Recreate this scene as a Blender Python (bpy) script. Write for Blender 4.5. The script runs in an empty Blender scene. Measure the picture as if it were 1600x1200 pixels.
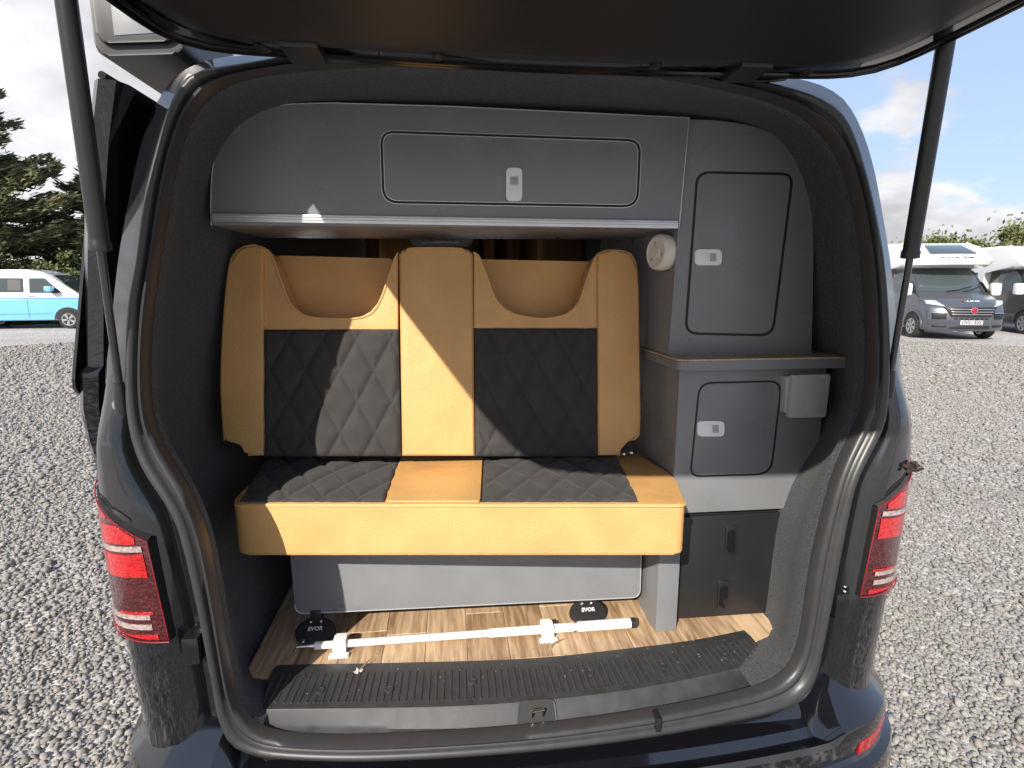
import bpy, bmesh, math, random
import numpy as np
from mathutils import Vector, Matrix
random.seed(7)
scene = bpy.context.scene
R = math.radians

# ------------------------------------------------------------------ camera
FPX = 880.0; YAW = R(6.3); PITCH = R(10.0)
CAM = Vector((-0.19, -1.12, 1.53))
cam = bpy.data.cameras.new('camera'); cam_o = bpy.data.objects.new('camera', cam)
scene.collection.objects.link(cam_o)
cam.sensor_width = 36.0; cam.lens = 36.0 * FPX / 1600.0
cam.clip_start = 0.02; cam.clip_end = 2000
cam_o.location = CAM; cam_o.rotation_euler = (R(90) - PITCH, 0, -YAW)
scene.camera = cam_o

# ------------------------------------------------------------------ world, sun, exposure
SUN_DX, SUN_DZ = 0.57, 0.71                 # travel of the light per metre into the van: sideways, downwards
sun_dir = Vector((SUN_DX, 1.0, -SUN_DZ)).normalized()
sun_elev = math.asin(-sun_dir.z); sun_az = math.atan2(-sun_dir.x, -sun_dir.y)
world = bpy.data.worlds.new('World'); scene.world = world; world.use_nodes = True
def build_world():
    nt = world.node_tree; N = nt.nodes; L = nt.links; N.clear()
    out = N.new('ShaderNodeOutputWorld'); bg = N.new('ShaderNodeBackground'); L.new(bg.outputs[0], out.inputs[0])
    bg.inputs[1].default_value = 0.14
    sky = N.new('ShaderNodeTexSky'); sky.sky_type = 'NISHITA'; sky.sun_disc = False
    sky.sun_elevation = sun_elev; sky.sun_rotation = sun_az; sky.air_density = 1.0; sky.dust_density = 1.0
    tc = N.new('ShaderNodeTexCoord'); sep = N.new('ShaderNodeSeparateXYZ'); L.new(tc.outputs['Generated'], sep.inputs[0])
    def m(op, a, b=None, c=None):
        n = N.new('ShaderNodeMath'); n.operation = op
        for i, v in enumerate((a, b, c)):
            if v is None: continue
            if isinstance(v, (int, float)): n.inputs[i].default_value = v
            else: L.new(v, n.inputs[i])
        return n.outputs[0]
    zz = m('ADD', m('MAXIMUM', sep.outputs[2], 0.0), 0.32)
    com = N.new('ShaderNodeCombineXYZ')
    L.new(m('DIVIDE', sep.outputs[0], zz), com.inputs[0]); L.new(m('DIVIDE', sep.outputs[1], zz), com.inputs[1]); com.inputs[2].default_value = 3.7
    def noise(scale, detail, rough, off):
        mp = N.new('ShaderNodeMapping'); mp.inputs['Location'].default_value = off; L.new(com.outputs[0], mp.inputs[0])
        n = N.new('ShaderNodeTexNoise'); n.inputs['Scale'].default_value = scale; n.inputs['Detail'].default_value = detail
        n.inputs['Roughness'].default_value = rough; L.new(mp.outputs[0], n.inputs[0]); return n.outputs[0]
    n1 = noise(2.3, 10, .55, (1.45, .62, 0)); n2 = noise(2.6, 7, .55, (3.1, 5.2, 1.0))
    # heavier cloud towards the west of the sky, clearing eastwards, with a bank low on the horizon
    west = m('MULTIPLY', sep.outputs[0], -0.30)
    low = m('MULTIPLY', m('SUBTRACT', 0.32, sep.outputs[2]), 1.2)
    cov = m('ADD', m('ADD', n1, west), low)
    ramp = N.new('ShaderNodeMapRange'); ramp.interpolation_type = 'SMOOTHSTEP'; ramp.inputs[1].default_value = 0.475; ramp.inputs[2].default_value = 0.565
    L.new(cov, ramp.inputs[0])
    r2 = N.new('ShaderNodeMapRange'); r2.inputs[1].default_value = .35; r2.inputs[2].default_value = .68
    r2.inputs[3].default_value = 2.2; r2.inputs[4].default_value = 4.0; L.new(n2, r2.inputs[0])
    cc = N.new('ShaderNodeCombineColor'); L.new(m('MULTIPLY', r2.outputs[0], .985), cc.inputs[0]); L.new(m('MULTIPLY', r2.outputs[0], .985), cc.inputs[1]); L.new(m('MULTIPLY', r2.outputs[0], 1.03), cc.inputs[2])
    mx = N.new('ShaderNodeMix'); mx.data_type = 'RGBA'; L.new(ramp.outputs[0], mx.inputs[0])
    mul = N.new('ShaderNodeMix'); mul.data_type = 'RGBA'; mul.blend_type = 'MULTIPLY'; mul.blend_type = 'MIX'; mul.inputs[0].default_value = 0.82
    L.new(sky.outputs[0], mul.inputs[6]); mul.inputs[7].default_value = (1.65, 2.1, 3.0, 1)   # thin high veil
    L.new(mul.outputs[2], mx.inputs[6]); L.new(cc.outputs[0], mx.inputs[7]); L.new(mx.outputs[2], bg.inputs[0])
build_world()
sun = bpy.data.lights.new('sun', 'SUN'); sun.energy = 3.5; sun.angle = R(0.53); sun.color = (1.0, .93, .83)
sun_o = bpy.data.objects.new('sun', sun); scene.collection.objects.link(sun_o)
sun_o.rotation_euler = sun_dir.to_track_quat('-Z', 'Y').to_euler(); sun_o.location = (-6, -12, 9)
vs = scene.view_settings; vs.view_transform = 'Standard'; vs.look = 'None'; vs.exposure = 1.05; vs.gamma = 1.0; vs.use_curve_mapping = False
scene.cycles.max_bounces = 10; scene.cycles.diffuse_bounces = 6; scene.cycles.use_denoising = True

# ------------------------------------------------------------------ helpers
cf = Vector((math.sin(YAW) * math.cos(PITCH), math.cos(YAW) * math.cos(PITCH), -math.sin(PITCH)))
cr = Vector((math.cos(YAW), -math.sin(YAW), 0)); cu = cr.cross(cf)
def ray(x, y): return cf + cr * ((x - 800) / FPX) - cu * ((y - 600) / FPX)
def atY(x, y, Y): d = ray(x, y); return CAM + d * ((Y - CAM.y) / d.y)
def atZ(x, y, Z): d = ray(x, y); return CAM + d * ((Z - CAM.z) / d.z)
def atX(x, y, X): d = ray(x, y); return CAM + d * ((X - CAM.x) / d.x)
def atP(x, y, p0, n): d = ray(x, y); return CAM + d * ((Vector(p0) - CAM).dot(n) / d.dot(n))
COL = scene.collection
def empty(name, loc, rz=0):
    o = bpy.data.objects.new(name, None); o.location = loc; o.rotation_euler = (0, 0, rz); o.empty_display_size = .1; COL.objects.link(o); return o
def tag(o, label=None, cat=None, group=None, kind=None):
    if label: o['label'] = label
    if cat: o['category'] = cat
    if group: o['group'] = group
    if kind: o['kind'] = kind
    return o
def origin_of(p):
    v = Vector((0, 0, 0))
    while p is not None: v += p.location; p = p.parent
    return v
def link(name, me, mat, parent=None, local=False):
    """local=False: verts are in world space, moved into the parent's space (unrotated parents only)"""
    o = bpy.data.objects.new(name, me); COL.objects.link(o)
    if mat is not None and not me.materials: me.materials.append(mat)
    if parent is not None:
        o.parent = parent
        if not local: me.transform(Matrix.Translation(-origin_of(parent)))
    return o
def finish(me, smooth=True, ang=35):
    if smooth:
        me.polygons.foreach_set('use_smooth', [True] * len(me.polygons)); me.set_sharp_from_angle(angle=R(ang))
    me.update()
def mesh(name, V, F, mat, parent=None, smooth=True, ang=35, local=False, fix=True):
    me = bpy.data.meshes.new(name); me.from_pydata([tuple(v) for v in V], [], F)
    if fix:
        bm = bmesh.new(); bm.from_mesh(me); bmesh.ops.recalc_face_normals(bm, faces=bm.faces); bm.to_mesh(me); bm.free()
    finish(me, smooth, ang); return link(name, me, mat, parent, local)
def bmobj(name, bm, mat, parent=None, smooth=True, ang=35, local=False):
    bmesh.ops.recalc_face_normals(bm, faces=bm.faces)
    me = bpy.data.meshes.new(name); bm.to_mesh(me); bm.free(); finish(me, smooth, ang); return link(name, me, mat, parent, local)
def prism_bm(pts, vec, bevel=0, seg=2, which='front', bm=None):
    bm = bm or bmesh.new(); vec = Vector(vec)
    a = [bm.verts.new(p) for p in pts]; b = [bm.verts.new(Vector(p) + vec) for p in pts]
    f0 = bm.faces.new(a); f1 = bm.faces.new(b[::-1]); n = len(pts)
    for i in range(n): bm.faces.new((a[i], b[i], b[(i + 1) % n], a[(i + 1) % n]))
    if bevel:
        es = list(f0.edges) + (list(f1.edges) if which == 'both' else [])
        bmesh.ops.bevel(bm, geom=es, offset=bevel, segments=seg, profile=.6, affect='EDGES', clamp_overlap=True)
    return bm
def prism(name, pts, vec, mat, parent=None, bevel=0, seg=2, which='front', **k):
    k.setdefault('ang', 24); return bmobj(name, prism_bm(pts, vec, bevel, seg, which), mat, parent, **k)
def box(name, x, y, z, mat, parent=None, bevel=0.003, seg=2, local=False, bm=None):
    own = bm is None; bm = bm or bmesh.new()
    g = bmesh.ops.create_cube(bm, size=1)
    vs_ = g['verts']
    for v in vs_: v.co = Vector((x[0] + (v.co.x + .5) * (x[1] - x[0]), y[0] + (v.co.y + .5) * (y[1] - y[0]), z[0] + (v.co.z + .5) * (z[1] - z[0])))
    if bevel:
        es = list({e for v in vs_ for e in v.link_edges})
        bmesh.ops.bevel(bm, geom=es, offset=bevel, segments=seg, profile=.6, affect='EDGES', clamp_overlap=True)
    if own: return bmobj(name, bm, mat, parent, local=local)
def round_poly(P, r, n=5):
    """round the corners of a 2-D polygon; r a number or a list"""
    out = []; m_ = len(P)
    for i in range(m_):
        a = Vector(P[i - 1]); b = Vector(P[i]); c = Vector(P[(i + 1) % m_]); rr = r[i] if isinstance(r, (list, tuple)) else r
        d1 = (a - b); d2 = (c - b); rr = min(rr, d1.length * .49, d2.length * .49)
        if rr <= 0: out.append(b); continue
        p = b + d1.normalized() * rr; q = b + d2.normalized() * rr
        for k in range(n + 1):
            t = k / n; out.append(p.lerp(b, t).lerp(b.lerp(q, t), t))
    return out
def smooth_loop(P, n, closed=True):
    """Catmull-Rom through P, resampled evenly to n points"""
    P = [Vector(p) for p in P]; m_ = len(P); D = []
    rng = range(m_ if closed else m_ - 1)
    for i in rng:
        if closed: p0, p1, p2, p3 = P[i - 1], P[i], P[(i + 1) % m_], P[(i + 2) % m_]
        else: p0, p1, p2, p3 = P[max(i - 1, 0)], P[i], P[i + 1], P[min(i + 2, m_ - 1)]
        for k in range(12):
            t = k / 12.0
            D.append(.5 * ((2 * p1) + (p2 - p0) * t + (2 * p0 - 5 * p1 + 4 * p2 - p3) * t * t + (3 * p1 - p0 - 3 * p2 + p3) * t ** 3))
    D.append(P[0] if closed else P[-1])
    s = [0]
    for i in range(1, len(D)): s.append(s[-1] + (D[i] - D[i - 1]).length)
    out = []; j = 0; tot = s[-1]
    for k in range(n):
        t = tot * k / (n if closed else n - 1)
        while j < len(s) - 2 and s[j + 1] < t: j += 1
        d = s[j + 1] - s[j]; out.append(D[j].lerp(D[j + 1], (t - s[j]) / d if d > 1e-9 else 0))
    return out
def loft(name, rings, mat, parent=None, closed=True, cap=False, smooth=True, ang=35, local=False):
    V = [p for r_ in rings for p in r_]; n = len(rings[0]); F = []
    for i in range(len(rings) - 1):
        for j in range(n if closed else n - 1):
            k = (j + 1) % n; F.append((i * n + j, i * n + k, (i + 1) * n + k, (i + 1) * n + j))
    if cap: F += [tuple(range(n))[::-1], tuple(range((len(rings) - 1) * n, len(rings) * n))]
    return mesh(name, V, F, mat, parent, smooth, ang, local)
def tube_rings(P, rad, seg=10, closed=False):
    P = [Vector(p) for p in P]; rings = []; n = len(P); up = None
    for i in range(n):
        a = P[i - 1] if (i or closed) else P[i]; b = P[(i + 1) % n] if (i < n - 1 or closed) else P[i]
        t = (b - a).normalized()
        if up is None: up = t.cross(Vector((.3, .2, .9))).normalized()
        up = (up - t * up.dot(t)).normalized(); w = t.cross(up); r_ = rad[i] if isinstance(rad, (list, tuple)) else rad
        rings.append([P[i] + (up * math.cos(2 * math.pi * k / seg) + w * math.sin(2 * math.pi * k / seg)) * r_ for k in range(seg)])
    return rings
def tube(name, P, rad, mat, parent=None, seg=10, closed=False, local=False):
    rings = tube_rings(P, rad, seg, closed)
    if closed: rings.append(rings[0])
    return loft(name, rings, mat, parent, True, not closed, local=local)
def lathe(name, prof, org, axis, mat, parent=None, seg=28, local=False):
    """prof: list of (radius, along)"""
    axis = Vector(axis).normalized(); u = axis.orthogonal().normalized(); w = axis.cross(u); org = Vector(org)
    rings = [[org + axis * h + (u * math.cos(2 * math.pi * k / seg) + w * math.sin(2 * math.pi * k / seg)) * max(r_, 1e-5) for k in range(seg)] for r_, h in prof]
    return loft(name, rings, mat, parent, True, True, local=local)
def copy_tree(o, parent=None):
    c = o.copy(); COL.objects.link(c); c.parent = parent
    for ch in list(o.children): copy_tree(ch, c)
    return c
def lerp_tab(tab, v):
    if v <= tab[0][0]: return tab[0][1]
    for (a, b), (c, d) in zip(tab, tab[1:]):
        if v <= c: return b + (d - b) * (v - a) / (c - a)
    return tab[-1][1]
def text_mesh(name, body, org, ux, uy, height, mat, parent, extrude=.0004, local=False, slant=0, width=None):
    """flat lettering: origin = centre, ux reading direction, uy up"""
    cu_ = bpy.data.curves.new(name, 'FONT'); cu_.body = body; cu_.align_x = 'CENTER'; cu_.align_y = 'CENTER'; cu_.size = 1; cu_.shear = slant; cu_.extrude = extrude / height; cu_.resolution_u = 2; cu_.offset = .026
    t = bpy.data.objects.new(name, cu_); COL.objects.link(t); bpy.context.view_layer.update()
    me = bpy.data.meshes.new_from_object(t.evaluated_get(bpy.context.evaluated_depsgraph_get())); bpy.data.objects.remove(t); bpy.data.curves.remove(cu_)
    ux = Vector(ux).normalized(); uz = ux.cross(Vector(uy)).normalized(); uy = uz.cross(ux)
    sx = height * 1.4; 
    if width: xs = [v.co.x for v in me.vertices]; sx = width / (max(xs) - min(xs))
    M = Matrix((ux * sx, uy * height * 1.4, uz * height)).transposed().to_4x4(); M.translation = Vector(org); me.transform(M); me.materials.clear()
    return link(name, me, mat, parent, local)

# ------------------------------------------------------------------ materials
def mat(name, col, rough=.5, metal=0, coat=0, spec=.5, noise=None, bump=None, rvar=0, trans=0, sheen=0, coords='Object'):
    """noise=(scale, amount[, detail]) colour variation; bump=(scale, distance[, kind])"""
    m = bpy.data.materials.new(name); m.use_nodes = True; nt = m.node_tree; b = nt.nodes['Principled BSDF']
    b.inputs['Base Color'].default_value = (*col, 1); b.inputs['Roughness'].default_value = rough; b.inputs['Metallic'].default_value = metal
    b.inputs['Coat Weight'].default_value = coat; b.inputs['Coat Roughness'].default_value = .02; b.inputs['Specular IOR Level'].default_value = spec
    b.inputs['Transmission Weight'].default_value = trans; b.inputs['Sheen Weight'].default_value = sheen
    tc = nt.nodes.new('ShaderNodeTexCoord')
    if noise:
        n = nt.nodes.new('ShaderNodeTexNoise'); n.inputs['Scale'].default_value = noise[0]; n.inputs['Detail'].default_value = noise[2] if len(noise) > 2 else 5
        nt.links.new(tc.outputs[coords], n.inputs[0])
        mr = nt.nodes.new('ShaderNodeMapRange'); mr.inputs[1].default_value = .3; mr.inputs[2].default_value = .7; mr.inputs[3].default_value = 1 - noise[1]; mr.inputs[4].default_value = 1 + noise[1]; nt.links.new(n.outputs[0], mr.inputs[0])
        mx = nt.nodes.new('ShaderNodeMix'); mx.data_type = 'RGBA'; mx.blend_type = 'MULTIPLY'; mx.inputs[0].default_value = 1; mx.inputs[6].default_value = (*col, 1); nt.links.new(mr.outputs[0], mx.inputs[7]); nt.links.new(mx.outputs[2], b.inputs['Base Color'])
        if rvar:
            r2 = nt.nodes.new('ShaderNodeMapRange'); r2.inputs[1].default_value = .3; r2.inputs[2].default_value = .7; r2.inputs[3].default_value = rough - rvar; r2.inputs[4].default_value = rough + rvar; nt.links.new(n.outputs[0], r2.inputs[0]); nt.links.new(r2.outputs[0], b.inputs['Roughness'])
    if bump:
        if len(bump) > 2 and bump[2] == 'voronoi': n = nt.nodes.new('ShaderNodeTexVoronoi')
        else: n = nt.nodes.new('ShaderNodeTexNoise'); n.inputs['Detail'].default_value = 4
        n.inputs['Scale'].default_value = bump[0]; nt.links.new(tc.outputs[coords], n.inputs['Vector'])
        bp = nt.nodes.new('ShaderNodeBump'); bp.inputs['Distance'].default_value = bump[1]; bp.inputs['Strength'].default_value = 1; nt.links.new(n.outputs[0], bp.inputs['Height']); nt.links.new(bp.outputs[0], b.inputs['Normal'])
    if bump and len(bump) > 3:                      # broad creases under the fine grain
        n2 = nt.nodes.new('ShaderNodeTexNoise'); n2.inputs['Scale'].default_value = bump[3]; n2.inputs['Detail'].default_value = 5; n2.inputs['Distortion'].default_value = 1.5; nt.links.new(tc.outputs[coords], n2.inputs[0])
        b2 = nt.nodes.new('ShaderNodeBump'); b2.inputs['Distance'].default_value = bump[4]; nt.links.new(n2.outputs[0], b2.inputs['Height']); nt.links.new(b2.outputs[0], bp.inputs['Normal'])
    return m
M = {}
M['paint'] = mat('black_gloss_paint', (.006, .006, .008), .10, coat=1)
M['jamb'] = mat('black_jamb_paint', (.008, .009, .010), .14, coat=.8)
M['rubber'] = mat('seal_rubber', (.032, .032, .033), .40, noise=(30, .07), rvar=.03)
M['carpet'] = mat('lining_carpet', (.030, .034, .042), .95, noise=(190, .8, 6), bump=(260, .004), sheen=.15)
M['headlining'] = mat('black_lining_carpet', (.026, .028, .033), .95, noise=(420, .5, 3), bump=(500, .003))
M['grey'] = mat('grey_lacquer_board', (.185, .190, .200), .33, noise=(9, .06, 9), rvar=.09, bump=(500, .0003))
M['trimblack'] = mat('matt_black_trim', (.012, .012, .013), .8, spec=.2)
M['groove'] = mat('dark_groove', (.008, .008, .009), .6)
M['alu'] = mat('satin_aluminium', (.62, .63, .65), .34, metal=.55, noise=(25, .06))
M['white'] = mat('white_plastic', (.80, .80, .81), .35)
M['whitepaint'] = mat('white_powder_coat', (.82, .80, .78), .3)
M['beige'] = mat('cream_plastic', (.74, .69, .60), .4)
M['black'] = mat('black_plastic', (.017, .017, .018), .38, noise=(12, .08))
M['blackgloss'] = mat('black_gloss_plastic', (.01, .01, .011), .15)
M['tread'] = mat('sill_plastic', (.037, .037, .039), .48, noise=(30, .22, 8), rvar=.08, bump=(900, .0004))
M['tan'] = mat('tan_leather', (.62, .350, .128), .46, noise=(9, .09, 8), rvar=.06, bump=(330, .0006, 'voronoi', 9, .0022))
M['stitch'] = mat('tan_piping', (.66, .40, .16), .5)
M['suede'] = mat('charcoal_suede', (.040, .037, .035), .95, noise=(18, .16, 9), bump=(900, .0005), sheen=.06)
M['socket'] = mat('grey_socket_plastic', (.36, .37, .38), .45)
M['steel'] = mat('bright_steel', (.6, .6, .62), .25, metal=1)
M['red'] = mat('red_lens', (.42, .006, .008), .16, coat=1, noise=(90, .28, 2), bump=(170, .0016, 'voronoi'))
M['darkred'] = mat('smoked_red_lens', (.055, .006, .007), .14, coat=1, noise=(140, .5, 2), bump=(150, .0012, 'voronoi'))
M['darkred2'] = mat('deep_red_lens', (.20, .006, .010), .12, coat=1)
M['clear'] = mat('clear_lens', (.34, .27, .25), .16, coat=1, noise=(120, .3, 2), bump=(200, .0015, 'voronoi'))
M['glassdark'] = mat('privacy_glass', (.010, .012, .013), .04, coat=1)
M['soil'] = mat('dark_soil', (.035, .022, .016), .95)
M['twig'] = mat('dry_twig', (.32, .2, .1), .8)
M['seatshade'] = mat('cab_seat_shaded_tan', (.30, .15, .05), .5)  # tan leather darkened: the shade inside the cab is put into this colour

def wood_material(name, c1, c2, scale=1.0):
    m = bpy.data.materials.new(name); m.use_nodes = True; nt = m.node_tree; N = nt.nodes; L = nt.links; b = N['Principled BSDF']
    tc = N.new('ShaderNodeTexCoord'); oi = N.new('ShaderNodeObjectInfo')
    add = N.new('ShaderNodeVectorMath'); add.operation = 'MULTIPLY_ADD'
    cx = N.new('ShaderNodeCombineXYZ'); L.new(oi.outputs['Random'], cx.inputs[0]); L.new(oi.outputs['Random'], cx.inputs[1])
    add.inputs[1].default_value = (37, 53, 11); L.new(cx.outputs[0], add.inputs[0]); L.new(tc.outputs['Object'], add.inputs[2])
    mp = N.new('ShaderNodeMapping'); mp.inputs['Scale'].default_value = (30 * scale, 3.6 * scale, 10); L.new(add.outputs[0], mp.inputs[0])
    n1 = N.new('ShaderNodeTexNoise'); n1.inputs['Scale'].default_value = 1; n1.inputs['Detail'].default_value = 8; n1.inputs['Distortion'].default_value = 1.6; L.new(mp.outputs[0], n1.inputs[0])
    mp2 = N.new('ShaderNodeMapping'); mp2.inputs['Scale'].default_value = (220 * scale, 9 * scale, 10); L.new(add.outputs[0], mp2.inputs[0])
    n2 = N.new('ShaderNodeTexNoise'); n2.inputs['Scale'].default_value = 1; n2.inputs['Detail'].default_value = 4; L.new(mp2.outputs[0], n2.inputs[0])
    wv = N.new('ShaderNodeTexWave'); wv.inputs['Scale'].default_value = .55; wv.inputs['Distortion'].default_value = 9; wv.inputs['Detail'].default_value = 3; wv.inputs['Detail Scale'].default_value = 1.0; L.new(mp.outputs[0], wv.inputs[0])
    def mth(op, a, b_):
        n = N.new('ShaderNodeMath'); n.operation = op
        for i, v in enumerate((a, b_)):
            if isinstance(v, (int, float)): n.inputs[i].default_value = v
            else: L.new(v, n.inputs[i])
        return n.outputs[0]
    s = mth('ADD', mth('ADD', mth('MULTIPLY', n1.outputs[0], .85), mth('MULTIPLY', n2.outputs[0], .40)), mth('MULTIPLY', wv.outputs[0], .07))
    s = mth('ADD', s, mth('MULTIPLY', mth('SUBTRACT', oi.outputs['Random'], .5), .26))
    rp = N.new('ShaderNodeMapRange'); rp.inputs[1].default_value = .44; rp.inputs[2].default_value = .86; L.new(s, rp.inputs[0])
    mx = N.new('ShaderNodeMix'); mx.data_type = 'RGBA'; L.new(rp.outputs[0], mx.inputs[0]); mx.inputs[6].default_value = (*c1, 1); mx.inputs[7].default_value = (*c2, 1)
    L.new(mx.outputs[2], b.inputs['Base Color']); b.inputs['Roughness'].default_value = .42
    bp = N.new('ShaderNodeBump'); bp.inputs['Distance'].default_value = .0006; L.new(n2.outputs[0], bp.inputs['Height']); L.new(bp.outputs[0], b.inputs['Normal'])
    return m
M['wood'] = wood_material('oak_laminate', (.27, .165, .085), (.68, .49, .31))
M['worktop'] = wood_material('oak_worktop', (.42, .29, .17), (.62, .46, .30))

def island_material(name, cols, rough, scale=0):
    """a tone picked for each loose piece"""
    m = bpy.data.materials.new(name); m.use_nodes = True; nt = m.node_tree; b = nt.nodes['Principled BSDF']
    g = nt.nodes.new('ShaderNodeNewGeometry'); rp = nt.nodes.new('ShaderNodeValToRGB'); nt.links.new(g.outputs['Random Per Island'], rp.inputs[0])
    el = rp.color_ramp.elements
    while len(el) < len(cols): el.new(.5)
    for i, c in enumerate(cols): el[i].position = i / (len(cols) - 1); el[i].color = (*c, 1)
    b.inputs['Roughness'].default_value = rough; b.inputs['Specular IOR Level'].default_value = .3
    if scale:
        tc = nt.nodes.new('ShaderNodeTexCoord'); n = nt.nodes.new('ShaderNodeTexNoise'); n.inputs['Scale'].default_value = scale; n.inputs['Detail'].default_value = 4; nt.links.new(tc.outputs['Object'], n.inputs[0])
        mr = nt.nodes.new('ShaderNodeMapRange'); mr.inputs[1].default_value = .3; mr.inputs[2].default_value = .7; mr.inputs[3].default_value = .72; mr.inputs[4].default_value = 1.25; nt.links.new(n.outputs[0], mr.inputs[0])
        mx = nt.nodes.new('ShaderNodeMix'); mx.data_type = 'RGBA'; mx.blend_type = 'MULTIPLY'; mx.inputs[0].default_value = 1; nt.links.new(rp.outputs[0], mx.inputs[6]); nt.links.new(mr.outputs[0], mx.inputs[7]); nt.links.new(mx.outputs[2], b.inputs['Base Color'])
    else: nt.links.new(rp.outputs[0], b.inputs['Base Color'])
    return m
M['stone'] = island_material('limestone_chips', [(.205, .19, .17), (.27, .253, .234), (.235, .218, .20), (.315, .298, .28), (.22, .204, .185), (.285, .266, .245)], .85, 60)
M['leaf'] = island_material('leaf_green', [(.07, .09, .028), (.14, .155, .055), (.10, .12, .04), (.21, .21, .09)], .6)
M['needle'] = island_material('conifer_green', [(.06, .075, .034), (.13, .135, .062), (.085, .10, .045), (.21, .19, .10)], .65)
M['bark'] = mat('bark', (.07, .05, .036), .9, noise=(20, .4), bump=(30, .02))

def ground_material():
    m = bpy.data.materials.new('gravel_bed'); m.use_nodes = True; nt = m.node_tree; N = nt.nodes; L = nt.links; b = N['Principled BSDF']
    tc = N.new('ShaderNodeTexCoord')
    v = N.new('ShaderNodeTexVoronoi'); v.inputs['Scale'].default_value = 26; L.new(tc.outputs['Object'], v.inputs['Vector'])
    v2 = N.new('ShaderNodeTexVoronoi'); v2.inputs['Scale'].default_value = 9; L.new(tc.outputs['Object'], v2.inputs['Vector'])
    sh = N.new('ShaderNodeSeparateColor'); L.new(v.outputs['Color'], sh.inputs[0])
    rp = N.new('ShaderNodeValToRGB'); el = rp.color_ramp.elements; el[0].color = (.30, .278, .255, 1); el[1].color = (.51, .48, .45, 1); el[1].position = 1; L.new(sh.outputs[0], rp.inputs[0])  # tones lifted to stand in for sunlit chip facets the flat bed lacks
    n = N.new('ShaderNodeTexNoise'); n.inputs['Scale'].default_value = .35; n.inputs['Detail'].default_value = 6; L.new(tc.outputs['Object'], n.inputs[0])
    mr = N.new('ShaderNodeMapRange'); mr.inputs[1].default_value = .3; mr.inputs[2].default_value = .7; mr.inputs[3].default_value = .82; mr.inputs[4].default_value = 1.15; L.new(n.outputs[0], mr.inputs[0])
    mx = N.new('ShaderNodeMix'); mx.data_type = 'RGBA'; mx.blend_type = 'MULTIPLY'; mx.inputs[0].default_value = 1; L.new(rp.outputs[0], mx.inputs[6]); L.new(mr.outputs[0], mx.inputs[7]); L.new(mx.outputs[2], b.inputs['Base Color'])
    b.inputs['Roughness'].default_value = .9
    ad = N.new('ShaderNodeMath'); ad.operation = 'ADD'; L.new(v.outputs['Distance'], ad.inputs[0]); L.new(v2.outputs['Distance'], ad.inputs[1])
    bp = N.new('ShaderNodeBump'); bp.inputs['Distance'].default_value = .014; bp.invert = True; L.new(ad.outputs[0], bp.inputs['Height']); L.new(bp.outputs[0], b.inputs['Normal'])
    return m
M['ground'] = ground_material()

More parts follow.
